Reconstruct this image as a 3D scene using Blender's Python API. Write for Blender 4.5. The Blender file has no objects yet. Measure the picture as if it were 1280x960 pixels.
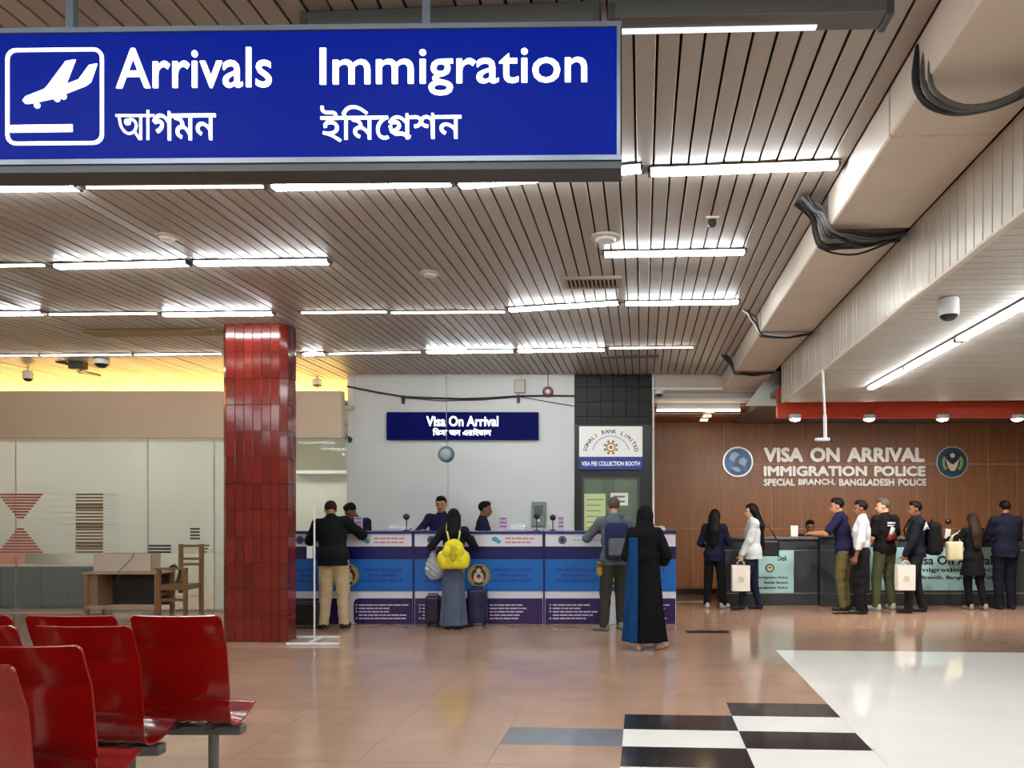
import bpy, math, random
import numpy as np
from mathutils import Vector, Matrix

random.seed(7)
rng = np.random.default_rng(7)
scene = bpy.context.scene
COL = scene.collection
PI = math.pi
R = math.radians

# ------------------------------------------------------------------ camera
F = 950.0            # focal length in pixels of the 1280 px wide frame
PU, PV = 748.0, 640.0  # principal point
EYE = 1.55
YAW = R(3.3)
cd = bpy.data.cameras.new('camera')
cd.sensor_fit = 'HORIZONTAL'
cd.sensor_width = 36.0
cd.lens = 36.0 * F / 1280.0
cd.shift_x = -(PU - 640.0) / 1280.0
cd.shift_y = (PV - 480.0) / 1280.0
cd.clip_start = 0.05
cd.clip_end = 100
cam = bpy.data.objects.new('camera', cd)
COL.objects.link(cam)
cam.location = (0, 0, EYE)
cam.rotation_euler = (PI / 2, 0, YAW)
scene.camera = cam

# ------------------------------------------------------------------ world and view
w = bpy.data.worlds.new('world')
scene.world = w
w.use_nodes = True
w.node_tree.nodes['Background'].inputs[0].default_value = (0.9, 0.93, 1.0, 1)
w.node_tree.nodes['Background'].inputs[1].default_value = 0.2
vs = scene.view_settings
vs.view_transform = 'Standard'
vs.look = 'None'
vs.gamma = 1
vs.use_curve_mapping = False
vs.exposure = 0.0
scene.cycles.use_denoising = True
scene.cycles.max_bounces = 8
scene.cycles.diffuse_bounces = 4
scene.cycles.glossy_bounces = 4
scene.cycles.transparent_max_bounces = 12
scene.cycles.sample_clamp_indirect = 6.0
TUBE = 60.0          # strength of a lit fluorescent tube
CEIL = 3.75
SOFF = 3.0

# ------------------------------------------------------------------ geometry of the view: pixel -> place
def ray(u, v, th=YAW):
    x = (u - PU) / F
    return (x * math.cos(th) - math.sin(th), x * math.sin(th) + math.cos(th), (PV - v) / F)
def on_z(u, v, z):                       # hall frame, point on a horizontal plane
    d = ray(u, v); t = (z - EYE) / d[2]
    return Vector((d[0] * t, d[1] * t, z))
def bk(u, v, y):                         # back-wall frame (turned by YAW), point at depth y
    return Vector(((u - PU) * y / F, y, EYE + (PV - v) * y / F))

# ------------------------------------------------------------------ materials
def lin(c):
    c = c / 255.0
    return c / 12.92 if c <= 0.04045 else ((c + 0.055) / 1.055) ** 2.4
def rgb(r, g, b):
    return (lin(r), lin(g), lin(b), 1)
MATS = {}
def mat(name, col, rough=0.5, metal=0.0, emit=0.0, spec=0.5, var=0.0, scale=8.0, stretch=(1, 1, 1), bump=0.0, alpha=1.0,
        trans=0.0, coat=0.0, ecol=None, objvar=0.0, var2=None):
    if name in MATS:
        return MATS[name]
    m = bpy.data.materials.new(name)
    m.use_nodes = True
    nt = m.node_tree
    b = nt.nodes['Principled BSDF']
    c = rgb(*col)
    b.inputs['Base Color'].default_value = c
    b.inputs['Roughness'].default_value = rough
    b.inputs['Metallic'].default_value = metal
    b.inputs['Specular IOR Level'].default_value = spec
    b.inputs['Alpha'].default_value = alpha
    b.inputs['Transmission Weight'].default_value = trans
    b.inputs['Coat Weight'].default_value = coat
    if emit:
        b.inputs['Emission Color'].default_value = rgb(*(ecol or col))
        b.inputs['Emission Strength'].default_value = emit
    last = None
    if var or bump:
        tc = nt.nodes.new('ShaderNodeTexCoord')
        mp = nt.nodes.new('ShaderNodeMapping')
        mp.inputs['Scale'].default_value = stretch
        nz = nt.nodes.new('ShaderNodeTexNoise')
        nz.inputs['Scale'].default_value = scale
        nz.inputs['Detail'].default_value = 4
        nt.links.new(tc.outputs['Object'], mp.inputs[0])
        nt.links.new(mp.outputs[0], nz.inputs['Vector'])
        if var:
            mx = nt.nodes.new('ShaderNodeMix'); mx.data_type = 'RGBA'
            d = rgb(*var2) if var2 else tuple(x * (1 - var) for x in c[:3]) + (1,)
            up = tuple(min(1, x * (1 + var)) for x in c[:3]) + (1,)
            mr = nt.nodes.new('ShaderNodeMapRange')
            mr.inputs[1].default_value = 0.3; mr.inputs[2].default_value = 0.7
            nt.links.new(nz.outputs[0], mr.inputs[0])
            nt.links.new(mr.outputs[0], mx.inputs[0])
            mx.inputs[6].default_value = d; mx.inputs[7].default_value = up if not var2 else c
            last = mx.outputs[2]
            nt.links.new(last, b.inputs['Base Color'])
        if bump:
            bp = nt.nodes.new('ShaderNodeBump')
            bp.inputs['Strength'].default_value = bump
            bp.inputs['Distance'].default_value = 0.01
            nt.links.new(nz.outputs[0], bp.inputs['Height'])
            nt.links.new(bp.outputs[0], b.inputs['Normal'])
    if objvar:
        oi = nt.nodes.new('ShaderNodeObjectInfo')
        mr = nt.nodes.new('ShaderNodeMapRange')
        mr.inputs[3].default_value = 1 - objvar; mr.inputs[4].default_value = 1 + objvar
        nt.links.new(oi.outputs['Random'], mr.inputs[0])
        vm = nt.nodes.new('ShaderNodeVectorMath'); vm.operation = 'SCALE'
        if last is not None:
            nt.links.new(last, vm.inputs[0])
        else:
            vm.inputs[0].default_value = c[:3]
        nt.links.new(mr.outputs[0], vm.inputs['Scale'])
        nt.links.new(vm.outputs[0], b.inputs['Base Color'])
    MATS[name] = m
    return m

def glass(name, col, clear, rough=0.03):
    """a pane: part of the light passes straight, the rest meets a glossy film"""
    if name in MATS:
        return MATS[name]
    m = bpy.data.materials.new(name); m.use_nodes = True
    nt = m.node_tree
    b = nt.nodes['Principled BSDF']
    b.inputs['Base Color'].default_value = rgb(*col)
    b.inputs['Roughness'].default_value = rough
    b.inputs['Alpha'].default_value = 1 - clear
    MATS[name] = m
    return m

def film(name, col, clear, rough=0.1):
    """frosted film: scatters light from both sides, with a glossy face"""
    m = bpy.data.materials.new(name); m.use_nodes = True
    nt = m.node_tree
    b = nt.nodes['Principled BSDF']
    out = nt.nodes['Material Output']
    b.inputs['Base Color'].default_value = rgb(*col)
    b.inputs['Roughness'].default_value = rough
    t = nt.nodes.new('ShaderNodeBsdfTranslucent'); t.inputs[0].default_value = rgb(*col)
    tr = nt.nodes.new('ShaderNodeBsdfTransparent')
    m1 = nt.nodes.new('ShaderNodeMixShader'); m1.inputs[0].default_value = .5
    m2 = nt.nodes.new('ShaderNodeMixShader'); m2.inputs[0].default_value = clear
    nt.links.new(b.outputs[0], m1.inputs[1]); nt.links.new(t.outputs[0], m1.inputs[2])
    nt.links.new(m1.outputs[0], m2.inputs[1]); nt.links.new(tr.outputs[0], m2.inputs[2])
    nt.links.new(m2.outputs[0], out.inputs[0])
    return m

# ------------------------------------------------------------------ mesh builder, frames and tagging
FRAME = [0.0]
WL = {}
def frame(a):
    FRAME[0] = a
def tag(o, label=None, cat=None, group=None, kind=None):
    if label: o['label'] = label
    if cat: o['category'] = cat
    if group: o['group'] = group
    if kind: o['kind'] = kind
    return o
def rotz(v, a):
    c, s = math.cos(a), math.sin(a)
    return Vector((v[0] * c - v[1] * s, v[0] * s + v[1] * c, v[2]))
def thing(name, label, cat, loc, group=None, kind=None, rz=0.0):
    o = bpy.data.objects.new(name, None)
    o.empty_display_size = 0.1
    COL.objects.link(o)
    o.location = rotz(loc, FRAME[0])
    o.rotation_euler = (0, 0, FRAME[0] + rz)
    WL[o.name] = Vector(loc)
    return tag(o, label, cat, group, kind)

class MB:
    def __init__(s):
        s.v = []; s.f = []; s.n = 0; s.smooth = False
    def add(s, vs, fs):
        n = s.n
        s.v.extend([tuple(p) for p in vs]); s.f.extend([tuple(i + n for i in f) for f in fs]); s.n += len(vs)
        return s
    def box(s, x0, x1, y0, y1, z0, z1, bev=0.0):
        x0, x1 = min(x0, x1), max(x0, x1); y0, y1 = min(y0, y1), max(y0, y1); z0, z1 = min(z0, z1), max(z0, z1)
        if bev <= 0:
            vs = [(x0, y0, z0), (x1, y0, z0), (x1, y1, z0), (x0, y1, z0), (x0, y0, z1), (x1, y0, z1), (x1, y1, z1), (x0, y1, z1)]
            return s.add(vs, [(0, 3, 2, 1), (4, 5, 6, 7), (0, 1, 5, 4), (1, 2, 6, 5), (2, 3, 7, 6), (3, 0, 4, 7)])
        b = min(bev, (x1 - x0) * .45, (y1 - y0) * .45, (z1 - z0) * .45)
        vs = []; fs = []
        def ring(z, i):
            a, c, d, e = x0 + i, x1 - i, y0 + i, y1 - i
            return [(a + (b - i if i < b else 0), d, z), (c - (b - i if i < b else 0), d, z), (c, d + (b - i if i < b else 0), z), (c, e - (b - i if i < b else 0), z),
                    (c - (b - i if i < b else 0), e, z), (a + (b - i if i < b else 0), e, z), (a, e - (b - i if i < b else 0), z), (a, d + (b - i if i < b else 0), z)]
        rings = [ring(z0, b * .999), ring(z0 + b, 0), ring(z1 - b, 0), ring(z1, b * .999)]
        for r_ in rings: vs += r_
        fs.append(tuple(range(7, -1, -1))); fs.append(tuple(range(24, 32)))
        for k in range(3):
            for i in range(8):
                j = (i + 1) % 8
                fs.append((k * 8 + i, k * 8 + j, k * 8 + 8 + j, k * 8 + 8 + i))
        return s.add(vs, fs)
    def tube(s, pts, r, n=8, cap=True):
        pts = [Vector(p) for p in pts]
        rs = r if isinstance(r, (list, tuple)) else [r] * len(pts)
        vs = []; fs = []
        up = None
        for i, p in enumerate(pts):
            t = (pts[min(i + 1, len(pts) - 1)] - pts[max(i - 1, 0)]).normalized()
            if up is None:
                up = Vector((0, 0, 1)) if abs(t.z) < .9 else Vector((1, 0, 0))
            a = t.cross(up)
            if a.length < 1e-5: a = t.orthogonal()
            a.normalize(); b = a.cross(t).normalized(); up = b
            for k in range(n):
                q = 2 * PI * k / n
                vs.append(p + (a * math.cos(q) + b * math.sin(q)) * rs[i])
        for i in range(len(pts) - 1):
            for k in range(n):
                l = (k + 1) % n
                fs.append((i * n + k, i * n + l, i * n + n + l, i * n + n + k))
        if cap:
            fs.append(tuple(range(n - 1, -1, -1))); fs.append(tuple(range((len(pts) - 1) * n, len(pts) * n)))
        return s.add(vs, fs)
    def lathe(s, prof, c, n=20, axis='z'):
        """profile of (radius, height) about an axis through c"""
        vs = []; fs = []
        for (r_, h_) in prof:
            for k in range(n):
                q = 2 * PI * k / n
                a, b = r_ * math.cos(q), r_ * math.sin(q)
                if axis == 'z': vs.append((c[0] + a, c[1] + b, c[2] + h_))
                elif axis == 'y': vs.append((c[0] + a, c[1] - h_, c[2] + b))
                else: vs.append((c[0] + h_, c[1] + a, c[2] + b))
        m = len(prof)
        for i in range(m - 1):
            for k in range(n):
                l = (k + 1) % n
                fs.append((i * n + k, i * n + l, i * n + n + l, i * n + n + k))
        fs.append(tuple(range(n - 1, -1, -1))); fs.append(tuple(range((m - 1) * n, m * n)))
        return s.add(vs, fs)
    def prism(s, poly, y0, y1):
        """polygon of (x, z), counter-clockwise as the viewer sees it, from y0 (front) to y1 (back)"""
        n = len(poly)
        vs = [(x, y0, z) for x, z in poly] + [(x, y1, z) for x, z in poly]
        fs = [tuple(range(n)), tuple(range(2 * n - 1, n - 1, -1))]
        for i in range(n):
            j = (i + 1) % n
            fs.append((i, i + n, j + n, j))
        return s.add(vs, fs)
    def prismz(s, poly, z0, z1):
        n = len(poly)
        vs = [(x, y, z0) for x, y in poly] + [(x, y, z1) for x, y in poly]
        fs = [tuple(range(n - 1, -1, -1)), tuple(range(n, 2 * n))]
        for i in range(n):
            j = (i + 1) % n
            fs.append((i, j, j + n, i + n))
        return s.add(vs, fs)
    def build(s, name, m, parent=None, label=None, cat=None, group=None, kind=None, smooth=None, local=False, sharp=None):
        me = bpy.data.meshes.new(name)
        v = np.array(s.v, dtype=float)
        if parent is not None:
            o0 = WL.get(parent.name, Vector((0, 0, 0)))
        else:
            o0 = Vector(((v[:, 0].min() + v[:, 0].max()) / 2, (v[:, 1].min() + v[:, 1].max()) / 2, v[:, 2].min()))
        if not local:
            v = v - np.array(o0)
        me.from_pydata(v.tolist(), [], s.f)
        me.materials.append(m)
        if smooth if smooth is not None else s.smooth:
            me.polygons.foreach_set('use_smooth', [True] * len(me.polygons))
            if sharp is not None:
                me.set_sharp_from_angle(angle=sharp)
        me.update()
        o = bpy.data.objects.new(name, me)
        COL.objects.link(o)
        if parent is not None:
            o.parent = parent
            WL[o.name] = Vector(o0)
        else:
            o.location = rotz(o0, FRAME[0]); o.rotation_euler = (0, 0, FRAME[0])
            WL[o.name] = Vector(o0)
        return tag(o, label, cat, group, kind)

def box(name, m, x0, x1, y0, y1, z0, z1, parent=None, bev=0.0, **k):
    return MB().box(x0, x1, y0, y1, z0, z1, bev).build(name, m, parent, **k)
def tube(name, m, pts, r, parent=None, n=8, **k):
    k.setdefault('smooth', True)
    return MB().tube(pts, r, n).build(name, m, parent, sharp=R(50), **k)
def lathe(name, m, prof, c, parent=None, n=20, axis='z', **k):
    return MB().lathe(prof, c, n, axis).build(name, m, parent, smooth=True, sharp=R(40), **k)

TCACHE = {}
def text_data(body):
    key = body
    if key not in TCACHE:
        c = bpy.data.curves.new('text', 'FONT'); c.body = body; c.extrude = 0.5; c.resolution_u = 3
        o = bpy.data.objects.new('text', c); COL.objects.link(o)
        me = bpy.data.meshes.new_from_object(o.evaluated_get(bpy.context.evaluated_depsgraph_get()))
        v = np.zeros(len(me.vertices) * 3); me.vertices.foreach_get('co', v); v = v.reshape(-1, 3)
        f = [tuple(p.vertices) for p in me.polygons]
        bpy.data.objects.remove(o); bpy.data.curves.remove(c); bpy.data.meshes.remove(me)
        TCACHE[key] = (v, f)
    return TCACHE[key]
def text(mb, body, x, z, y, w_=None, h_=None, depth=0.006, bold=0.0, align='L', rot=0.0, keep=False):
    """lettering facing the viewer: left (or centre) x, bottom z, front at y - depth; bold = stroke widening in em"""
    v, f = text_data(body)
    a, b = v[:, 0].min(), v[:, 0].max(); c, d = v[:, 1].min(), v[:, 1].max()
    sz = (h_ / (d - c + 2 * bold)) if h_ else w_ / (b - a + 2 * bold)
    sx = (w_ / (b - a + 2 * bold)) if (w_ and not keep) else sz
    offs = [(0, 0)] if not bold else [(bold * math.cos(q * PI / 3 + .5), bold * math.sin(q * PI / 3 + .5)) for q in range(6)]
    for k, (ox, oz) in enumerate(offs):
        X = (v[:, 0] - a + bold + ox) * sx; Z = (v[:, 1] - c + bold + oz) * sz
        if align == 'C': X = X - (b - a + 2 * bold) * sx / 2
        if rot:
            X, Z = X * math.cos(rot) - Z * math.sin(rot), X * math.sin(rot) + Z * math.cos(rot)
        Y = y - (depth + k * .00015) * (v[:, 2] + .5)
        mb.add(np.stack([X + x, Y, Z + z], 1).tolist(), f)
    return mb

def disc(mb, cx, cz, y, r, depth=.004, n=28, a0=0, a1=2 * PI, r0=0.0):
    """disc, ring or arc facing the viewer"""
    if r0 <= 0:
        return mb.prism([(cx + r * math.cos(a0 + (a1 - a0) * i / n), cz + r * math.sin(a0 + (a1 - a0) * i / n)) for i in range(n)], y - depth, y)
    full = abs(a1 - a0 - 2 * PI) < 1e-6
    for i in range(n):
        p, q = a0 + (a1 - a0) * i / n, a0 + (a1 - a0) * (i + 1) / n
        mb.prism([(cx + r0 * math.cos(p), cz + r0 * math.sin(p)), (cx + r * math.cos(p), cz + r * math.sin(p)),
                  (cx + r * math.cos(q), cz + r * math.sin(q)), (cx + r0 * math.cos(q), cz + r0 * math.sin(q))], y - depth, y)
    return mb

def rrect(cx, cz, w_, h_, r, n=5):
    p = []
    for (sx, sz, a) in ((1, -1, -PI / 2), (1, 1, 0), (-1, 1, PI / 2), (-1, -1, PI)):
        for i in range(n + 1):
            q = a + PI / 2 * i / n
            p.append((cx + sx * (w_ / 2 - r) + r * math.cos(q), cz + sz * (h_ / 2 - r) + r * math.sin(q)))
    return p

# common materials
M_white = mat('white_paint', (214, 216, 212), .55, var=.03, scale=1.5)
M_black = mat('black_plastic', (22, 22, 24), .4)
M_dgrey = mat('dark_grey_metal', (70, 72, 74), .45, .3)
M_grey = mat('grey_metal', (140, 142, 142), .4, .4)
M_alu = mat('aluminium', (190, 192, 194), .3, .9)
M_wplast = mat('white_plastic', (225, 226, 224), .4)
M_tube = mat('lit_tube', (246, 252, 255), .4, emit=TUBE)
M_cable = mat('cable_black', (26, 25, 26), .5)
M_paper = mat('paper_white', (238, 236, 230), .7)
M_navy = mat('navy_laminate', (24, 20, 92), .3)

# ================================================================== STRUCTURE
# ---- floor (hall frame)
M_joint = mat('tile_joint', (146, 114, 94), .6)
M_tan = mat('tan_granite', (172, 138, 116), .13, var=.10, scale=2.2, objvar=.035, spec=.75)
M_tanf = mat('tan_granite_field', (170, 137, 115), .13, var=.10, scale=1.2, spec=.75)
M_ftile_w = mat('white_granite', (238, 234, 226), .05, var=.02, scale=1.5, objvar=.012, spec=.5)
M_ftile_b = mat('black_granite', (46, 44, 46), .12, var=.35, scale=9, spec=.5)
M_ftile_g = mat('worn_grey_granite', (116, 118, 124), .15, var=.15, scale=3, spec=.5)
TX, TY, TX0, TY0 = .815, .4, -.134, 5.03
fl = box('floor', M_joint, -13, 11, -8, 16, -.2, -.003, label='polished tan floor with white and black tiles', kind='structure')
white_x = TX0 + 2 * TX
NB, NF = -2, 7        # rows of single tiles
def ftile(i, j, m):
    g = .0005 if i >= 2 else .0016
    return box('floor_tile', m, TX0 + i * TX + g, TX0 + (i + 1) * TX - g, TY0 + j * TY + g, TY0 + (j + 1) * TY - g, -.006, 0, fl)
pat = {(0, 1): 'b', (0, 0): 'w', (0, -1): 'b', (1, 2): 'b', (1, 1): 'w', (1, 0): 'b', (1, -1): 'w', (-1, 0): 'g', (0, -2): 'w', (1, -2): 'b'}
for j in range(NB, 9):
    for i in range(-9, 8):
        if i >= 2:
            ftile(i, j, M_ftile_w)
        elif j < NF:
            if i < -8 + 0 and j < 3: continue
            k = pat.get((i, j))
            ftile(i, j, {'b': M_ftile_b, 'w': M_ftile_w, 'g': M_ftile_g}.get(k, M_tan))
yb, yf, ywf = TY0 + NB * TY, TY0 + NF * TY, TY0 + 9 * TY
box('floor_field', M_tanf, -13, white_x - .002, yf + .0016, 16, -.006, 0, fl)
box('floor_field', M_tanf, white_x - .002, 11, ywf + .0016, 16, -.006, 0, fl)
box('floor_field', M_tanf, -13, white_x - .002, -8, yb - .002, -.006, 0, fl)
box('floor_field', M_ftile_w, white_x, 11, -8, yb - .002, -.006, 0, fl)
box('floor_field', M_ftile_w, TX0 + 8 * TX + .002, 11, yb, ywf, -.006, 0, fl)
box('floor_field', M_tanf, -13, TX0 - 9 * TX - .002, yb, yf, -.006, 0, fl)

# ---- ceiling: long metal slats over a dark void
M_void = mat('ceiling_void', (14, 12, 11), .9)
M_slat = mat('ceiling_slat_paint', (168, 160, 151), .38, .05, spec=.35, var=.06, scale=1.3, stretch=(3, .25, 1), objvar=.05, bump=.06)
ce = box('ceiling', M_void, -13, 2.2, -8, 16, CEIL + .06, CEIL + .2, label='slatted metal ceiling with dark gaps', kind='structure')
BX0, BX1, BZ = 1.28, 1.835, 3.495      # duct casing
SP = .11
nsl = int((BX0 + 11.5) / SP)
smesh = None
for i in range(nsl):
    x1 = BX0 - i * SP - .006
    hw = (SP - .013) / 2
    if smesh is None:
        mb = MB()
        pr = [(-hw + .002, .02), (-hw, .002), (-hw + .002, 0), (hw - .002, 0), (hw, .002), (hw - .002, .02)]
        Y0, Y1 = -7.6, 13.4
        vs = [(a, Y0, b) for a, b in pr] + [(a, Y1, b) for a, b in pr]
        n = len(pr)
        mb.add(vs, [(k, k + 1, n + k + 1, n + k) for k in range(n - 1)] + [(5, 0, n, n + 5)] + [tuple(range(n - 1, -1, -1)), tuple(range(n, 2 * n))])
        so = mb.build('ceiling_slat', M_slat, ce, local=True)
        smesh = so.data
    else:
        so = bpy.data.objects.new('ceiling_slat', smesh); COL.objects.link(so); so.parent = ce
    so.location = Vector((x1 - hw, 0, CEIL + random.uniform(-.002, .002))) - WL[ce.name]
    so.rotation_euler = (random.uniform(-.0002, .0002), R(random.uniform(-1.6, 1.6)), 0)

# ---- duct casing along the right side, with its lower ceiling
M_cas = mat('casing_paint', (206, 192, 176), .5, var=.05, scale=2)
M_seam = mat('casing_seam', (120, 108, 98), .7)
bm = box('trim_1', M_seam, BX0 + .01, BX1 - .01, -7.6, 13.0, BZ + .01, CEIL + .1, label='boxed beige duct casing under the slatted ceiling', kind='structure')
segs = [-7.6, -3, .5, 2.72, 4.02, 5.33, 5.52, 8.3, 8.36, 10.6, 10.68, 13.0]
for a, b in zip(segs[:-1], segs[1:]):
    if b - a < .25: continue
    MB().box(BX0, BX1, a + .004, b - .004, BZ, CEIL - .001, .01).build('casing_panel', M_cas, bm)
M_fsl = mat('fascia_slat_paint', (186, 178, 166), .34, .3, var=.05, scale=3, objvar=.05)
M_sfl = mat('soffit_slat_paint', (184, 178, 168), .5, .05, spec=.3, var=.05, scale=3, objvar=.05)
SY1 = 10.15
sf = box('trim_2', M_void, BX1 + .03, 10.5, -7.6, SY1 - .03, SOFF + .04, BZ + .2, label='lower slatted ceiling with ribbed edge on the right', kind='structure')
y = SY1
k = 0
while y > 2.4:
    MB().box(BX1, BX1 + .02, y - .104, y, SOFF + .006, BZ, .004).build('fascia_slat', M_fsl, sf).rotation_euler = (0, 0, R(random.uniform(-.02, .02)))
    MB().box(BX1 + .02, 9.5, y - .104, y, SOFF, SOFF + .02, .004).build('soffit_slat', M_sfl, sf)
    y -= .11
MB().box(BX1, 9.5, -7.6, y, SOFF, BZ).build('soffit_field', M_sfl, sf)
MB().box(BX1 - .006, BX1 + .03, -7.6, SY1, SOFF - .012, SOFF + .012, .004).build('edge_strip', M_cas, sf)
MB().box(BX1, 9.5, SY1, SY1 + .02, SOFF, BZ + .1).build('end_board', M_fsl, sf)

# ---- outer walls behind the view
M_hall = mat('hall_wall_paint', (196, 190, 180), .6, var=.04, scale=1)
box('wall_left', M_hall, -12.2, -12, -8, 15.6, 0, CEIL + .06, label='plain pale wall at the far left', kind='structure')
box('wall_right', M_hall, 9.5, 9.7, -8, 15.6, 0, CEIL + .06, label='plain pale wall at the far right', kind='structure')
box('wall_front', M_hall, -12.2, 9.7, -8, -7.8, 0, CEIL + .06, label='plain pale wall behind the camera', kind='structure')
box('ceiling_recess', M_void, 2.2, 9.7, -8, 16, CEIL + .06, CEIL + .2, label='dark void above the lower ceiling', kind='structure').name = 'ceiling_2'

# ---- back wall (back frame)
frame(YAW)
WBY = 12.15
M_wall = mat('back_wall_paint', (216, 219, 217), .5, var=.025, scale=.8)
xl, xr = bk(435, 0, WBY).x, bk(718, 0, WBY).x
wb = box('wall_back', M_wall, xl, xr, WBY, WBY + .25, 0, CEIL + .05, label='white painted wall behind the visa counter', kind='structure')
for u in (560,):
    box('panel_joint', mat('joint_grey', (150, 152, 150), .6), bk(u, 0, WBY).x - .004, bk(u, 0, WBY).x + .004, WBY - .003, WBY + .01, 1.2, 3.0, wb)
# bulkhead with a warm light cove over the glazed office
GY = 11.87
gx0, gx1 = -11.0, xl
M_bulk = mat('bulkhead_paint', (222, 200, 174), .55, var=.03, scale=1)
bz0, bz1 = bk(0, 547, GY).z, bk(0, 489, GY).z
bh = box('wall_bulkhead', M_bulk, gx0, gx1, GY - .02, GY + .12, bz0, bz1, label='beige bulkhead above the glazed office', kind='structure')
box('cove_shelf', M_bulk, gx0, gx1, GY + .12, GY + .75, bz1 - .16, bz1 - .12, bh)
box('cove_back', mat('cove_paint', (238, 226, 200), .6), gx0, gx1, GY + .72, GY + .8, bz1 - .12, CEIL + .05, bh)
box('cove_end', M_wall, gx1, gx1 + .1, WBY - .01, GY + .8, 2.0, CEIL + .05, bh)
M_cove = mat('cove_led', (255, 212, 128), .5, emit=60)
for k in range(5):
    a = gx0 + .2 + k * (gx1 - gx0 - .4) / 5
    cl = thing('cove_light', 'warm yellow strip light hidden in the ceiling cove', 'light', (a, GY + .5, bz1 - .12), 'cove strip lights')
    box('channel', M_alu, a, a + 1.3, GY + .48, GY + .58, bz1 - .12, bz1 - .105, cl)
    box('light_strip', M_cove, a + .01, a + 1.29, GY + .5, GY + .56, bz1 - .105, bz1 - .09, cl)

# ---- dark tiled pier with the bank booth
px0, px1 = xr, bk(815, 0, WBY).x
M_dt = mat('dark_tile', (26, 28, 26), .4, var=.3, scale=6, objvar=.2, spec=.2)
M_dj = mat('dark_joint', (16, 16, 16), .7)
zt = bk(0, 531, WBY).z
pier = thing('wall_pier', None, None, (px0, WBY, 0), kind='structure')
tag(pier, 'dark tiled pier around the bank booth window')
box('pier_core', M_dj, px0 + .005, px1, WBY + .005, WBY + .24, zt, CEIL + .05, pier)
nc = 6
for c in range(nc):
    for r_ in range(4):
        zz = CEIL + .03 - r_ * .235
        ww = (px1 - px0) / nc
        z0 = max(zz - .232, zt)
        if zz - z0 < .05: continue
        MB().box(px0 + c * ww + .002, px0 + (c + 1) * ww - .002, WBY - .012, WBY + .006, z0, zz, .003).build('dark_tile', M_dt, pier)
M_df = mat('dark_frame', (40, 40, 38), .35, .4)
w0, w1 = bk(727, 0, WBY).x, bk(800, 0, WBY).x
wtop = bk(0, 596, WBY).z
box('pier_jamb', M_df, px0, w0, WBY - .012, WBY + .2, 0, zt, pier)
box('pier_jamb', M_df, w1, px1, WBY - .012, WBY + .2, 0, zt, pier)
box('pier_head', M_df, w0, w1, WBY - .005, WBY + .2, wtop, zt, pier)
box('pier_sill', M_df, w0, w1, WBY - .012, WBY + .2, 0, .95, pier)
wn = thing('window_1', 'greenish booth window with papers stuck on it', None, (w0, WBY, .95), kind='structure')
box('window_frame', M_dgrey, w0, w0 + .04, WBY, WBY + .06, .95, wtop, wn)
box('window_frame', M_dgrey, w1 - .04, w1, WBY, WBY + .06, .95, wtop, wn)
box('window_frame', M_dgrey, w0 + .04, w1 - .04, WBY, WBY + .06, wtop - .03, wtop, wn)
box('pane', glass('booth_glass', (150, 170, 150), .78), w0 + .04, w1 - .04, WBY + .025, WBY + .033, .95, wtop - .03, wn)
# booth interior
M_bint = mat('booth_wall', (150, 166, 140), .7)
bi = thing('wall_booth', 'pale green inner wall of the bank booth', None, (px0, 13.6, 0), kind='structure')
box('wall_panel', M_bint, px0 - .3, px1, 13.6, 13.7, 0, 3.0, bi)
box('wall_panel', mat('booth_post', (120, 138, 116), .7), bk(755, 0, 13.55).x, bk(768, 0, 13.55).x, 13.5, 13.6, 0, 3.0, bi)
box('wall_side', M_bint, px0 - .35, px0 - .3, WBY + .26, 13.7, 0, 3.0, bi)
box('wall_side', M_bint, px1 - .05, px1, WBY + .26, 13.7, 0, 3.0, bi)
box('booth_ceiling', M_bint, px0 - .35, px1, WBY + .26, 13.7, 3.0, 3.05, bi)
bl = thing('booth_light', 'square light panel on the booth ceiling behind glass', 'light', ((px0 + px1) / 2, 12.9, 2.95))
box('frame', M_wplast, px0 + .25, px1 - .25, 12.6, 13.2, 2.97, 3.0, bl)
box('diffuser', mat('booth_diffuser', (240, 255, 240), .5, emit=6), px0 + .28, px1 - .28, 12.63, 13.17, 2.96, 2.972, bl)
def sheet(name, m, u0, u1, v0, v1, y, label, cat='paper', group=None):
    a, b = bk(u0, v1, y), bk(u1, v0, y)
    return box(name, m, a.x, b.x, y - .004, y, a.z, b.z, label=label, cat=cat, group=group)
nt_ = sheet('notice_sheet', mat('notice_yellow', (205, 222, 160), .6), 729, 757, 617, 690, WBY + .022, 'tall pale yellow notice taped inside booth window')
nw_ = sheet('notice_sheet', M_paper, 763, 785, 616, 632, WBY + .022, 'small white notice taped high on booth window')
mbn = MB()
for k in range(7):
    a = bk(733, 625 + k * 7, WBY + .018)
    mbn.box(a.x, a.x + .2 + .08 * random.random(), WBY + .014, WBY + .018, a.z, a.z + .012)
mbn.build('print_lines', mat('print_grey', (120, 132, 100), .7), nt_)
mbn = MB()
for k in range(2):
    a = bk(767, 622 + k * 6, WBY + .018)
    mbn.box(a.x, a.x + .18, WBY + .014, WBY + .018, a.z, a.z + .03)
mbn.build('print_lines', mat('print_green', (90, 130, 90), .7), nw_)
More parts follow.
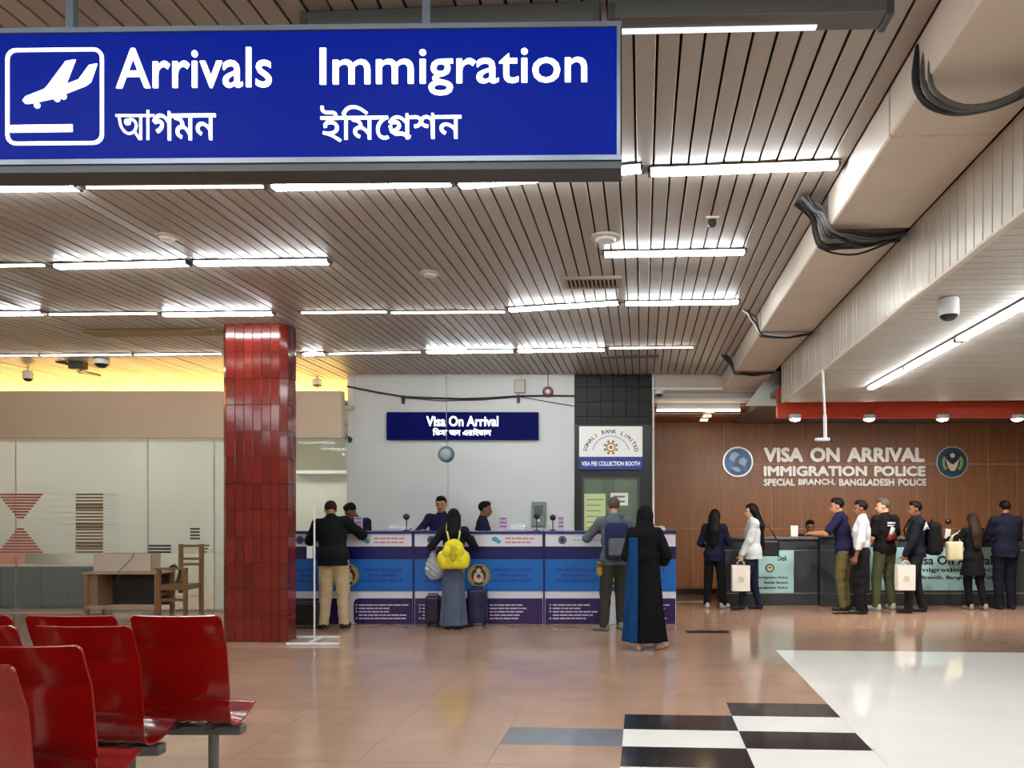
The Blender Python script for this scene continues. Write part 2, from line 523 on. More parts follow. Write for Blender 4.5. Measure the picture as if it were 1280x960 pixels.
# booth sign
s0, s1 = bk(724, 587, WBY - .05), bk(803, 533, WBY - .05)
sg = thing('booth_sign', 'white and blue bank sign above the booth window', 'sign', (s0.x, WBY - .05, s0.z))
zmid = bk(0, 571, WBY - .05).z
box('back_box', M_dgrey, s0.x - .005, s1.x + .005, WBY - .05, WBY - .012, s0.z - .005, s1.z + .005, sg)
box('upper_panel', mat('sign_white', (226, 226, 220), .4, emit=.25), s0.x, s1.x, WBY - .06, WBY - .05, zmid, s1.z, sg)
box('lower_panel', mat('sign_blue', (16, 52, 140), .4, emit=.1), s0.x, s1.x, WBY - .06, WBY - .05, s0.z, zmid, sg)
cx, cz = (s0.x + s1.x) / 2, zmid + .05
arc = 'SONALI BANK LIMITED'
mb = MB()
for i, ch in enumerate(arc + ' '):
    if ch == ' ':
        mb.build('arched_word', mat('print_navy', (40, 44, 70), .5), sg); mb = MB(); continue
    a = R(168 - i * (156 / (len(arc) - 1)))
    text(mb, ch, cx + .385 * math.cos(a), cz - .02 + .345 * math.sin(a), WBY - .06, h_=.062, depth=.003, bold=.02, align='C', rot=a - PI / 2)
mb = MB(); disc(mb, cx, cz - .02, WBY - .06, .305, .003, 30, R(15), R(165), .297)
mb.build('arc_line', mat('print_blue', (60, 90, 150), .5), sg)
mb = MB()
gz = cz + .1
disc(mb, cx, gz, WBY - .06, .075, .003, 20, r0=.055)
disc(mb, cx, gz, WBY - .06, .03, .003, 14)
for k in range(8):
    a = k * PI / 4 + PI / 8
    disc(mb, cx + .098 * math.cos(a), gz + .098 * math.sin(a), WBY - .06, .022, .003, 10)
mb.build('gear_emblem', mat('print_ochre', (172, 122, 40), .5), sg)
mb = MB(); text(mb, 'VISA FEE COLLECTION BOOTH', cx, s0.z + .06, WBY - .06, w_=(s1.x - s0.x) * .92, h_=.07, depth=.003, bold=.02, align='C')
mb.build('lettering', mat('print_white', (240, 240, 240), .5, emit=.3), sg)
# pale pipe on the pier's edge
pp = thing('wall_pipe', 'thin white conduit running down the edge of the dark pier', 'pipe', (px1 + .02, WBY - .04, 0))
tube('conduit', M_wplast, [(px1 + .02, WBY - .03, 0), (px1 + .02, WBY - .03, 3.7)], .018, pp)
for z in (.6, 1.7, 2.8):
    box('clip', M_grey, px1 - .004, px1 + .044, WBY - .03, WBY - .005, z, z + .03, pp)

# ---- wood panelled alcove wall
WY = 14.3
M_wood = mat('wood_veneer', (142, 94, 60), .36, var=.16, scale=3.0, stretch=(9, 1, .5), objvar=.05)
M_wj = mat('panel_joint_light', (206, 170, 132), .4)
us = [757, 812, 867, 905, 965, 1003, 1058, 1093, 1147, 1183, 1236, 1272, 1326, 1362, 1416]
WTOP = 3.25
ww = box('wall_wood', M_wj, bk(757, 0, WY).x, 9.9, WY + .012, WY + .15, 0, WTOP, label='wood panelled wall with pale joints', kind='structure')
zs = [.1, bk(0, 661, WY).z, bk(0, 580, WY).z, WTOP]
for a, b in zip(us[:-1], us[1:]):
    for z0, z1 in zip(zs[:-1], zs[1:]):
        MB().box(bk(a, 0, WY).x + .006, bk(b, 0, WY).x - .006, WY, WY + .02, z0 + .005, z1 - .005, .002).build('wood_panel', M_wood, ww)
box('wood_panel', M_wood, bk(1416, 0, WY).x, 9.9, WY, WY + .02, .1, WTOP, ww)
box('baseboard_back', mat('dark_base', (60, 44, 36), .4), bk(757, 0, WY).x, 9.9, WY - .015, WY + .012, 0, .1, label='dark baseboard under the wood wall', kind='structure')
box('floor_strip', mat('pale_strip', (205, 196, 180), .35), bk(817, 0, 13.15).x, 1.95, 13.1, 13.16, -.003, .012, label='pale threshold strip in front of the wood wall', kind='structure').name = 'trim_3'
# alcove ceiling, red band with downlights
RY = 10.72
rx0 = bk(972, 0, RY).x
M_alc = mat('alcove_ceiling', (120, 104, 96), .6)
box('alcove_ceiling', M_alc, rx0, 9.9, RY + .1, WY, 3.22, 3.3, label='dim flat ceiling over the police desks', kind='structure').name = 'ceiling_3'
M_red = mat('red_band', (206, 64, 30), .4)
rb = box('trim_4', M_red, rx0, 9.9, RY, RY + .1, bk(0, 522, RY).z, 3.3, label='red band across the alcove above the desks', kind='structure')
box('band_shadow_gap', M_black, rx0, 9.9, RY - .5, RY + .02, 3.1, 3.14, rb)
M_spot = mat('spot_lens', (255, 244, 236), .4, emit=40)
for u, nm_ in ((995, 'leftmost'), (1088, 'second from left'), (1180, 'third from left'), (1274, 'fourth from left, at the frame edge'), (1367, 'rightmost')):
    p = bk(u, 523, RY - .03)
    d = thing('downlight', 'round downlight under the red band, ' + nm_, 'light', (p.x, p.y, p.z), 'downlights under the red band')
    lathe('housing', M_wplast, [(.08, 0), (.088, .01), (.088, .06), (.06, .07)], (p.x, p.y + .05, p.z - .005), d, 18)
    lathe('lens', M_spot, [(.02, -.03), (.055, -.02), (.072, -.006), (.074, 0)], (p.x, p.y + .05, p.z - .006), d, 18)
    ld = bpy.data.lights.new('downlight_lamp', 'SPOT'); ld.energy = 190; ld.spot_size = R(150); ld.spot_blend = .9; ld.shadow_soft_size = .07; ld.color = (1, .93, .86)
    lo_ = bpy.data.objects.new('lamp', ld); COL.objects.link(lo_); lo_.parent = d
    lo_.location = (0, .05, -.04); lo_.rotation_euler = (R(28), 0, 0)
# left end of the alcove: stepped lintel, wooden soffit
lx0, lx1 = px1, bk(975, 0, WBY).x
lt = thing('wall_lintel', 'pale stepped lintel over the alcove entrance', None, (lx0, WBY, 3.4), kind='structure')
box('lintel_face', mat('lintel_paint', (200, 186, 172), .55), lx0, lx1, WBY, WBY + .2, bk(0, 486, WBY).z, CEIL + .05, lt)
box('lintel_ledge', M_wplast, lx0, lx1, WBY - .05, WBY + .3, bk(0, 488, WBY).z, bk(0, 485, WBY).z, lt)
box('lintel_step', mat('lintel_paint', (200, 186, 172), .55), lx0, lx1, WBY + .2, WBY + .35, bk(0, 500, WBY + .2).z, bk(0, 488, WBY).z, lt)
box('lintel_ledge', M_wplast, lx0, lx1, WBY + .12, WBY + .4, bk(0, 501, WBY + .12).z, bk(0, 498, WBY + .12).z, lt)
M_ws = mat('wood_soffit', (150, 92, 48), .4, var=.15, scale=4, stretch=(.5, 8, 1), objvar=.06)
zc = bk(0, 502, WBY + .35).z
box('soffit_board', M_ws, lx0, rx0 + .3, WBY + .35, WBY + .75, zc, zc + .04, lt)
box('soffit_board', M_ws, lx0, rx0 + .3, WBY + .75, WBY + 1.3, zc - .06, zc - .02, lt)
box('soffit_board', M_ws, lx0, rx0 + .3, WBY + 1.3, WY, zc - .12, zc - .08, lt)
box('alcove_side', M_wood, lx0 - .06, lx0, WBY + .26, WY, 0, zc, lt)
box('lintel_panel', M_alc, lx1 - .3, rx0 + .05, RY + .1, WBY + .4, 3.3, 3.34, lt)
# white linear lamp and small lamps below the wood soffit
p0, p1 = bk(821, 513, 12.6), bk(925, 512, 12.6)
la = thing('linear_lamp', 'thin bright linear lamp under the wooden soffit', 'light', (p0.x, 12.6, p0.z))
box('housing', M_wplast, p0.x, p1.x, 12.58, 12.64, p0.z + .015, zc, la)
box('diffuser', mat('warm_diffuser', (255, 236, 200), .4, emit=10), p0.x, p1.x, 12.575, 12.645, p0.z - .01, p0.z + .015, la)
for k, (u, v, y) in enumerate(((888, 515, 12.9), (884, 521, 13.2), (880, 526, 13.6))):
    p = bk(u, v, y)
    o = thing('soffit_spot', ['warm little spot nearest the linear lamp', 'middle warm little spot in the wooden soffit', 'warm little spot farthest into the wooden soffit'][k], 'light', p, 'soffit spots')
    box('housing', M_wplast, p.x - .07, p.x + .07, y - .06, y + .06, p.z + .02, p.z + .07, o)
    box('lens', mat('warm_lens', (255, 226, 160), .4, emit=14), p.x - .06, p.x + .06, y - .05, y + .05, p.z, p.z + .02, o)
# greenish white panel at the duct's end
q = [bk(u, v, 11.2) for u, v in ((932, 507), (974, 507), (974, 464), (964, 464))]
MB().prism([(a.x, a.z) for a in q], 11.2, 11.24).build('duct_end_panel', mat('greenish_white', (206, 216, 208), .5), label='slanted greenish white panel at the end of the duct', cat='panel')
frame(0)

# ---- red tiled column (hall frame)
CX0, CX1, CY0 = -4.92, -4.15, 8.62
CH = .065
CD = .34
M_rt = mat('red_glazed_tile', (112, 30, 21), .12, var=.16, scale=5, objvar=.22, spec=.6, bump=.08)
M_rj = mat('red_tile_joint', (138, 84, 70), .6)
co = thing('tiled_column', 'square column clad in glossy red tiles', 'column', ((CX0 + CX1) / 2, CY0 + CD / 2, 0))
w_ = CX1 - CX0
CY1 = CY0 + CD
def cpoly(i):
    a = CH
    return [(CX0 + a, CY0 + i), (CX1 - a, CY0 + i), (CX1 - i, CY0 + a), (CX1 - i, CY1 - a), (CX1 - a, CY1 - i), (CX0 + a, CY1 - i), (CX0 + i, CY1 - a), (CX0 + i, CY0 + a)]
MB().prismz(cpoly(.008), 0, CEIL + .05).build('column_core', M_rj, co)
MB().prismz(cpoly(-.012), 0, .03).build('base_strip', mat('column_base', (170, 130, 110), .4), co)
def face_tiles(a, b, n):
    a, b = Vector((a[0], a[1], 0)), Vector((b[0], b[1], 0))
    d = (b - a) / n
    t = d.normalized(); nn = Vector((t.y, -t.x, 0))
    me = None
    L = d.length
    TH = .308
    for r_ in range(13):
        z0 = .03 + r_ * TH
        z1 = min(z0 + TH, CEIL + .03)
        if z1 - z0 < .02: continue
        for i in range(n):
            c = a + d * (i + .5)
            mb = MB().box(-L / 2 + .0022, L / 2 - .0022, -.004, .008, .002, z1 - z0 - .002, .003)
            key = (round(L, 4), round(z1 - z0, 3))
            if key in TM:
                o = bpy.data.objects.new('red_tile', TM[key]); COL.objects.link(o); o.parent = co
            else:
                o = mb.build('red_tile', M_rt, co, local=True); TM[key] = o.data
            o.location = Vector((c.x, c.y, z0)) - WL[co.name]
            o.rotation_euler = (R(random.uniform(-.35, .35)), 0, math.atan2(t.y, t.x) + R(random.uniform(-.4, .4)))
TM = {}
cp = cpoly(0)
face_tiles(cp[0], cp[1], 6)
face_tiles(cp[1], cp[2], 1)
face_tiles(cp[2], cp[3], 2)
face_tiles(cp[7], cp[0], 1)
face_tiles(cp[6], cp[7], 2)
tube('loose_cable', M_cable, [(CX1 + .03, CY0 + .1, CEIL), (CX1 + .05, CY0 + .08, 3.6), (CX1 + .06, CY0 + .1, 3.4), (CX1 + .03, CY0 + .12, 3.2), (CX1 + .01, CY0 + .14, 3.12)], .008,
     label='black cable hanging loose beside the red column top', cat='cable')

# ================================================================== LIGHTS OF THE HALL
M_slot = mat('slot_tube', (255, 248, 236), .4, emit=TUBE * .35)
M_dim = mat('weak_tube', (226, 232, 240), .4, emit=1.0)
M_hous = mat('white_housing', (200, 198, 190), .4)
M_off = mat('unlit_housing', (92, 92, 88), .4, .4)
def batten(a, b, kind, label, group, zt=CEIL):
    """fluorescent batten from a to b (x, y), under a ceiling at zt"""
    a = Vector((a[0], a[1], 0)); b = Vector((b[0], b[1], 0))
    L = (b - a).length; ang = math.atan2((b - a).y, (b - a).x)
    o = thing('fluorescent_light', label, 'light', ((a.x + b.x) / 2, (a.y + b.y) / 2, zt - .09), group)
    o.rotation_euler = (0, 0, ang)
    h = L / 2
    if kind == 'lit':
        MB().box(-h, h, -.06, .06, .078, .09, .003).build('housing', M_off, o, local=True)
        MB().box(-h + .02, h - .02, -.036, .036, .056, .079, .008).build('tube', M_tube, o, local=True)
        for s in (-1, 1):
            MB().box(s * h - .02 * (s > 0), s * h + .02 * (s < 0), -.04, .04, .053, .088, .004).build('end_cap', M_off, o, local=True)
    elif kind == 'slot':
        MB().box(-h, h, -.05, .05, .082, .09, .003).build('housing', M_off, o, local=True)
        MB().tube([(-h + .02, 0, .078), (h - .02, 0, .078)], .009, 8).build('tube', M_slot, o, local=True, smooth=True)
    elif kind == 'weak':
        MB().box(-h, h, -.06, .06, .0, .09, .004).build('housing', M_off, o, local=True)
        MB().box(-h * .98, h * .5, .015, .05, -.006, .001, .002).build('tube', M_dim, o, local=True)
        for s in (-1, 1):
            MB().box(s * h - .03 * (s > 0), s * h + .03 * (s < 0), -.065, .065, -.012, .06, .004).build('end_cap', M_dgrey, o, local=True)
    return o
ROWS = [
 ('second row of ceiling lights', 'in the light row just below the blue sign', [
  (-105, 238, 100, 236, 'lit', 'leftmost lit tube'), (105, 236, 332, 235, 'slot', 'thin recessed tube'), (338, 236, 567, 230, 'lit', 'middle lit tube'),
  (572, 234, 805, 213, 'lit', 'crooked sloping lit tube'), (810, 218, 1050, 209, 'lit', 'rightmost lit tube')]),
 ('third row of ceiling lights', 'in the third light row from the camera', [
  (-112, 335, 58, 333, 'slot', 'leftmost thin tube'), (68, 335, 237, 331, 'lit', 'left lit tube'), (242, 331, 413, 329, 'lit', 'lit tube ending above the red column'),
  (753, 320, 933, 317, 'lit', 'lone lit tube beside the duct casing')]),
 ('fourth row of ceiling lights', 'in the fourth light row from the camera', [
  (-90, 394, 55, 393, 'lit', 'leftmost lit tube'), (60, 394, 198, 393, 'slot', 'thin recessed tube left of the column'), (203, 395, 343, 393, 'lit', 'lit tube in front of the red column'),
  (375, 392, 485, 391, 'slot', 'thin recessed tube right of the column'), (487, 392, 633, 391, 'slot', 'thin recessed tube in the middle'),
  (635, 389, 775, 380, 'lit', 'slightly crooked lit tube'), (780, 381, 925, 379, 'lit', 'rightmost lit tube')]),
 ('fifth row of ceiling lights', 'in the last light row near the back wall', [
  (-80, 446, 48, 445, 'slot', 'leftmost thin tube'), (50, 445, 165, 444, 'slot', 'second thin tube from the left'), (167, 444, 278, 443, 'slot', 'thin tube left of the column'),
  (378, 444, 407, 443, 'lit', 'short lit tube right of the column'), (410, 443, 527, 441, 'slot', 'thin tube above the white wall'),
  (532, 441, 643, 440, 'lit', 'left one of the two bright tubes'), (646, 440, 757, 438, 'lit', 'right one of the two bright tubes'), (760, 436, 868, 435, 'slot', 'rightmost thin tube')]),
]
for grp, where, items in ROWS:
    for (u0, v0, u1, v1, kd, nm) in items:
        zz = CEIL - (.03 if kd == 'lit' else .02)
        a, b = on_z(u0, v0, zz), on_z(u1, v1, zz)
        batten(a, b, kd, nm + ' ' + where, grp)
# first row, mostly hidden behind the sign
batten((-1.5, 3.32), (-.18, 3.32), 'weak', 'weakly lit batten behind the top of the blue sign', 'first row of ceiling lights')
batten((-.15, 3.3), (1.06, 3.33), 'weak', 'long grey batten at the upper edge right of the blue sign', 'first row of ceiling lights')
# unseen rows added behind the camera to brighten the counter fronts
for y in (1.6, -.6, -3.0, -5.4):
    for k in range(7):
        x = -9.4 + k * 1.55
        batten((x, y), (x + 1.22, y), 'lit', 'unseen fluorescent batten added behind the camera for front light', 'unseen ceiling lights added behind the camera')
# strip lights under the lower ceiling
frame(0)
a, b = on_z(1078, 490, SOFF - .06), on_z(1280, 397, SOFF - .06)
xs = (a.x + b.x) / 2
for k in range(7):
    y0 = a.y - .0 - k * 1.24
    batten((xs, y0 - 1.22), (xs, y0), 'lit', ['farthest strip light', 'second farthest strip light', 'third farthest strip light', 'fourth farthest strip light', 'fifth farthest strip light', 'sixth farthest strip light', 'nearest strip light'][k] + ' in the line under the lower ceiling', 'strip lights under the lower ceiling', SOFF)
for k in range(3):
    y0 = 9.4 - k * 3.2
    batten((5.9, y0 - 1.22), (5.9, y0), 'lit', 'strip light in the far right line under the lower ceiling', 'right line of strip lights', SOFF)

# ================================================================== BIG SIGN
SA = R(2.3)
frame(SA)
SGY = 3.0
def sgp(u, v):     # point on the sign's face: depth SGY in a frame turned by SA
    x = (u - PU) / F
    d = SA - YAW
    # ray in the sign frame
    dx, dy = x * math.cos(-d) - math.sin(-d), x * math.sin(-d) + math.cos(-d)
    t = SGY / dy
    return Vector((dx * t, SGY, EYE + (PV - v) / F * t))
A, B = sgp(-26, 199), sgp(771, 36)
zlo, zhi = sgp(400, 198).z, sgp(400, 39).z
sn = thing('hanging_sign', 'long backlit blue arrivals and immigration sign hanging from the ceiling', 'sign', ((A.x + B.x) / 2, SGY + .08, zlo))
M_sblue = mat('sign_face_blue', (1, 9, 58), .45, emit=.62, spec=.06, ecol=(0, 34, 168))
M_swhite = mat('sign_white_lit', (255, 255, 255), .4, emit=1.6)
M_sfr = mat('sign_frame_metal', (120, 128, 140), .35, .6)
box('sign_box', M_dgrey, A.x - .02, B.x + .02, SGY + .004, SGY + .16, zlo - .025, zhi + .022, sn, bev=.006)
box('face', M_sblue, A.x, B.x, SGY, SGY + .01, zlo, zhi, sn)
fw = .02
box('frame_rail', M_sfr, A.x - .02, B.x + .02, SGY - .012, SGY + .004, zhi, zhi + fw, sn)
box('frame_rail', M_sfr, A.x - .02, B.x + .02, SGY - .012, SGY + .004, zlo - fw, zlo, sn)
box('frame_rail', M_sfr, A.x - .02, A.x, SGY - .012, SGY + .004, zlo, zhi, sn)
box('frame_rail', M_sfr, B.x, B.x + .014, SGY - .012, SGY + .004, zlo, zhi, sn)
box('lower_channel', M_dgrey, A.x - .02, B.x + .02, SGY - .004, SGY + .12, zlo - .05, zlo - fw, sn)
for u in (73, 528):
    p = sgp(u, 20)
    box('hanger', M_sfr, p.x - .016, p.x + .016, SGY + .06, SGY + .09, zhi + .02, CEIL + .01, sn)
Y = SGY
def spx(u, v):
    p = sgp(u, v); return (p.x, p.z)
# pictogram: rounded frame, aircraft, ground bar
a, b = spx(8, 182), spx(130, 60)
mb = MB()
cx, cz, W_, H_ = (a[0] + b[0]) / 2, (a[1] + b[1]) / 2, b[0] - a[0], b[1] - a[1]
o_, i_ = rrect(cx, cz, W_, H_, .04), rrect(cx, cz, W_ - .026, H_ - .026, .03)
for k in range(len(o_)):
    l = (k + 1) % len(o_)
    mb.prism([i_[k], o_[k], o_[l], i_[l]], Y - .005, Y)
mb.build('pictogram_frame', M_swhite, sn)
mb = MB()
mb.prism([spx(*p) for p in ((29, 126), (33, 121), (56, 112), (60, 108), (83, 77), (95, 75), (83, 106), (99, 100), (112, 82), (122, 80), (114, 103), (107, 108), (66, 124), (38, 130), (32, 130))], Y - .005, Y)
for (u, v) in ((47, 132), (72, 124), (80, 121)):
    q = spx(u, v); disc(mb, q[0], q[1], Y, .012, .005, 12)
mb.build('aircraft_symbol', M_swhite, sn)
mb = MB(); mb.prism([spx(*p) for p in ((14, 166), (91, 165), (91, 156), (14, 157))], Y - .005, Y)
mb.build('ground_bar', M_swhite, sn)
def sign_text(body, u0, v1, u1, v0, name, bold=.02):
    a, b = spx(u0, v1), spx(u1, v0)
    mb = MB(); text(mb, body, a[0], a[1], Y, w_=b[0] - a[0], h_=b[1] - a[1], depth=.005, bold=bold)
    return mb.build(name, M_swhite, sn)
sign_text('Arrivals', 146, 111.5, 340, 59, 'lettering', .008)
sign_text('Immigration', 400, 121, 734, 57, 'lettering', .008)
sign_text('গমন', 191, 176, 270, 139, 'bengali_lettering', .004)
mb = MB()     # first letter, drawn stroke by stroke
def stroke(pts, r=.0062, n=4):
    q = []
    p = [np.array(spx(*c)) for c in pts]
    for i in range(len(p) - 1):
        a = [p[max(0, min(len(p) - 1, i + d))] for d in (-1, 0, 1, 2)]
        m_ = n if len(p) > 2 else 1
        for j in range(m_):
            t = j / m_
            q.append(.5 * ((2 * a[1]) + (a[2] - a[0]) * t + (2 * a[0] - 5 * a[1] + 4 * a[2] - a[3]) * t * t + (-a[0] + 3 * a[1] - 3 * a[2] + a[3]) * t ** 3))
    q.append(p[-1])
    mb.tube([(x, Y + .001, z) for x, z in q], r, 8)
stroke([(145, 144.5), (193, 144.5)], .0058)
stroke([(149, 146), (151, 157), (156, 164.5), (162, 167), (168, 164), (170.5, 157), (167.5, 150.5), (162, 149)], .0056)
stroke([(168, 164), (175, 174.5)], .0054)
stroke([(176, 144), (176, 175)], .006)
stroke([(185, 138), (185, 175)], .006)
q = spx(160, 153); disc(mb, q[0], q[1], Y, .0125, .006, 16)
tag(mb.build('bengali_stroke', M_swhite, sn), kind='stuff')
sign_text('ই\u09bfম\u09c7গশন', 401, 178, 577, 131, 'bengali_lettering', .004)
mb = MB()     # the small loop joined under the fourth letter
q = [spx(u, v) for u, v in ((488, 158), (490, 165), (495, 168), (503, 167.5), (513, 172))]
mb.tube([(x, Y - .004, z) for x, z in q], .0075, 6)
mb.build('bengali_stroke', M_swhite, sn)
frame(0)

# ================================================================== THINGS ON THE CEILING
M_cream = mat('cream_plastic', (196, 188, 172), .45)
def ceil_disc(u, v, r, label, cat='smoke detector', name='smoke_detector', zt=CEIL, h=.045):
    p = on_z(u, v, zt - .02)
    o = thing(name, label, cat, (p.x, p.y, zt - h))
    lathe('base', M_cream, [(r, h), (r, h * .55), (r * .86, h * .5)], (p.x, p.y, zt - h), o)
    lathe('sensor_cap', M_wplast, [(r * .35, 0), (r * .6, h * .1), (r * .72, h * .5)], (p.x, p.y, zt - h), o)
    return o
ceil_disc(208, 297, .075, 'round smoke detector on the slats left, above the red column')
ceil_disc(537, 343, .09, 'smoke detector on the slats left of the air grille')
ceil_disc(757, 299, .12, 'wide flat smoke detector beside the lone lit tube')
p = on_z(890, 273, CEIL)
o = thing('ceiling_sensor', 'small boxy sensor on the slats near the duct casing', 'sensor', (p.x, p.y, CEIL - .07))
box('plate', M_cream, p.x - .05, p.x + .05, p.y - .05, p.y + .05, CEIL - .015, CEIL, o)
box('lens', M_black, p.x - .03, p.x + .03, p.y - .03, p.y + .03, CEIL - .06, CEIL - .015, o, bev=.01)
# air grille
a, b = on_z(700, 347, CEIL - .01), on_z(776, 332, CEIL - .01)
o = thing('air_grille', 'slotted air grille set into the slatted ceiling', 'vent', ((a.x + b.x) / 2, (a.y + b.y) / 2, CEIL - .03))
x0, x1, y0, y1 = a.x, b.x, a.y, a.y + .34
M_gr = mat('grille_paint', (164, 150, 132), .4)
for (c0, c1, d0, d1) in ((x0, x1, y0, y0 + .04), (x0, x1, y1 - .04, y1), (x0, x0 + .04, y0 + .04, y1 - .04), (x1 - .04, x1, y0 + .04, y1 - .04)):
    box('grille_frame', M_gr, c0, c1, d0, d1, CEIL - .025, CEIL, o)
box('grille_back', M_void, x0 + .04, x1 - .04, y0 + .04, y1 - .04, CEIL - .006, CEIL - .003, o)
n = 13
for k in range(n):
    x = x0 + .05 + k * (x1 - x0 - .1) / (n - 1)
    box('louvre', M_gr, x - .008, x + .008, y0 + .04, y1 - .04, CEIL - .022, CEIL - .006, o)
# second small slotted grille near the back
a = on_z(788, 446, CEIL - .01)
box('air_slot', M_dgrey, a.x - .4, a.x + .4, a.y - .05, a.y + .05, CEIL - .02, CEIL, label='narrow dark air slot in the ceiling near the dark pier', cat='vent')
# brown hatch
a, b = on_z(122, 421, CEIL - .01), on_z(264, 411, CEIL - .01)
o = thing('ceiling_hatch', 'brown access hatch in the slatted ceiling left of the column', 'hatch', ((a.x + b.x) / 2, (a.y + b.y) / 2, CEIL - .02))
box('hatch_frame', mat('hatch_rim', (170, 150, 110), .5), a.x - .03, b.x + .03, a.y - .03, b.y + .03, CEIL - .014, CEIL, o)
box('hatch_panel', mat('hatch_brown', (128, 98, 46), .5), a.x, b.x, a.y, b.y, CEIL - .018, CEIL - .01, o)
# dome cameras and hanging bits
def dome(p, zt, label, r=.07, body=.09, stalk=None):
    o = thing('dome_camera', label, 'camera', (p.x, p.y, p.z))
    lathe('housing', M_wplast, [(r * .8, body + r * .6), (r, body * .9 + r * .6), (r, r * .6)], p, o)
    lathe('dome', M_black, [(r * .1, 0), (r * .5, r * .1), (r * .85, r * .42), (r * .9, r * .6)], p, o)
    if zt > p.z + body + r * .6 + .01:
        tube('stalk', M_wplast, [(p.x, p.y, p.z + body + r * .5), (p.x, p.y, zt)], .015, o)
    return o
p = on_z(1186, 372, SOFF)
dome(Vector((p.x, p.y, 2.84)), SOFF, 'white dome camera under the lower slatted ceiling', .065, .12)
p = on_z(398, 471, CEIL); dome(Vector((p.x, p.y - .05, 3.56)), CEIL, 'dome camera right of the red column under the ceiling', .08, .1)
p = on_z(127, 449, CEIL); dome(Vector((p.x, p.y, 3.62)), CEIL, 'dome camera on the ceiling by the brown hatch', .1, .07)
p = on_z(35, 458, CEIL); dome(Vector((p.x, p.y, 3.52)), CEIL, 'dome camera at the far left near the yellow cove', .07, .12)
frame(YAW)
p = bk(824, 493, WBY - .12); dome(Vector((p.x, p.y, p.z - .04)), bk(0, 486, WBY).z, 'dome camera at the corner of the dark pier', .07, .06)
frame(0)
# tangle of dark brackets near the hatch
p = on_z(70, 452, CEIL); q = on_z(125, 463, CEIL)
o = thing('broken_bracket', 'dark sagging bracket and cables under the ceiling by the cove', 'bracket', (p.x, p.y, 3.6))
for k in range(3):
    d = .05 * k
    tube('arm', M_black, [(p.x + d, p.y, CEIL), (p.x + .25 + d, p.y + .05, 3.70 - d * .6), ((p.x + q.x) / 2 + d, (p.y + q.y) / 2, 3.66), (q.x, q.y, 3.67)], .02, o, 6)
box('joint_box', M_black, p.x + .2, p.x + .42, p.y - .03, p.y + .1, 3.64, CEIL, o, bev=.01)
# hanging pole sensor below the lower ceiling
frame(YAW)
p = bk(1031, 462, 7.74)
zb = bk(0, 549, 7.74).z
o = thing('pole_camera', 'small white camera on a thin pole hanging from the lower ceiling', 'camera', (p.x, 7.74, zb))
tube('pole', M_wplast, [(p.x - .02, 7.74, SOFF + .01), (p.x, 7.74, zb + .25)], .012, o)
tube('sleeve', M_wplast, [(p.x, 7.74, zb + .25), (p.x + .004, 7.74, zb)], .019, o)
box('camera_body', M_wplast, p.x - .1, p.x + .05, 7.71, 7.77, zb - .02, zb + .014, o, bev=.008)
box('lens', M_black, p.x + .05, p.x + .1, 7.715, 7.765, zb - .025, zb + .022, o, bev=.008)
frame(0)
# cable bundles strapped across the duct casing
def spline(pts, n=4):
    q = [np.array(p, float) for p in pts]; out = []
    for i in range(len(q) - 1):
        a = [q[max(0, min(len(q) - 1, i + d))] for d in (-1, 0, 1, 2)]
        for j in range(n):
            t = j / n
            out.append(tuple(.5 * ((2 * a[1]) + (a[2] - a[0]) * t + (2 * a[0] - 5 * a[1] + 4 * a[2] - a[3]) * t * t + (-a[0] + 3 * a[1] - 3 * a[2] + a[3]) * t ** 3)))
    return out + [tuple(q[-1])]
def bundle(Y, n, spread, label, mats, sag=.05, rad=(.006, .008, .011)):
    o = thing('cable_bundle', label, 'cable', (BX0, Y, BZ - .05))
    for k in range(n):
        dy = random.uniform(-spread, spread); dz = random.uniform(.012, .03)
        s = random.uniform(.1, 1) ** 1.5 * sag
        ox = random.uniform(0, .05)
        pts = [(BX0 - .16 + random.uniform(-.04, .03), Y + dy * .4 - .03, CEIL - .02), (BX0 - .05 - ox, Y + dy * .6, CEIL - .07 - ox), (BX0 - .025 - ox * .6, Y + dy, BZ + .08), (BX0 + .0, Y + dy, BZ - dz),
               (BX0 + .1, Y + dy + random.uniform(-.03, .03), BZ - dz - s * .7), (BX0 + .26, Y + dy * .7 + random.uniform(-.04, .04), BZ - dz - s), (BX0 + .42, Y + dy * .5, BZ - dz - s * .5), (BX1 - .02, Y + dy * .4, BZ - dz)]
        tube('cable', mats[k % len(mats)], spline(pts, 3), random.choice(rad), o, 6)
    return o
M_cab2 = mat('cable_grey', (74, 72, 70), .5)
bundle(5.42, 18, .2, 'thick tangle of black cables across the duct casing', [M_cable, M_cable, M_cab2], .1)
bundle(8.33, 6, .06, 'thin cables with a white one across the casing', [M_cable, M_wplast, M_cab2], .05)
bundle(10.64, 6, .05, 'black cables across the far end of the casing', [M_cable], .04, (.01, .014))
o = thing('cable_loop', 'thick grey cables looping down in the upper right corner', 'cable', (1.4, 3.6, 3.3))
for k in range(3):
    pts = [(1.29 + .02 * k, 3.62 - .06 * k, 3.72), (1.265 + .01 * k, 3.6 - .06 * k, 3.55), (1.30, 3.58 - .06 * k, 3.44 - .01 * k), (1.42, 3.55 - .05 * k, 3.375 - .015 * k), (1.58, 3.53 - .05 * k, 3.385 - .015 * k), (1.72, 3.5 - .05 * k, 3.43), (1.82, 3.48 - .05 * k, 3.48)]
    tube('cable', [M_cable, M_cab2, M_cab2][k], spline(pts, 4), (.02, .014, .01)[k], o, 8)

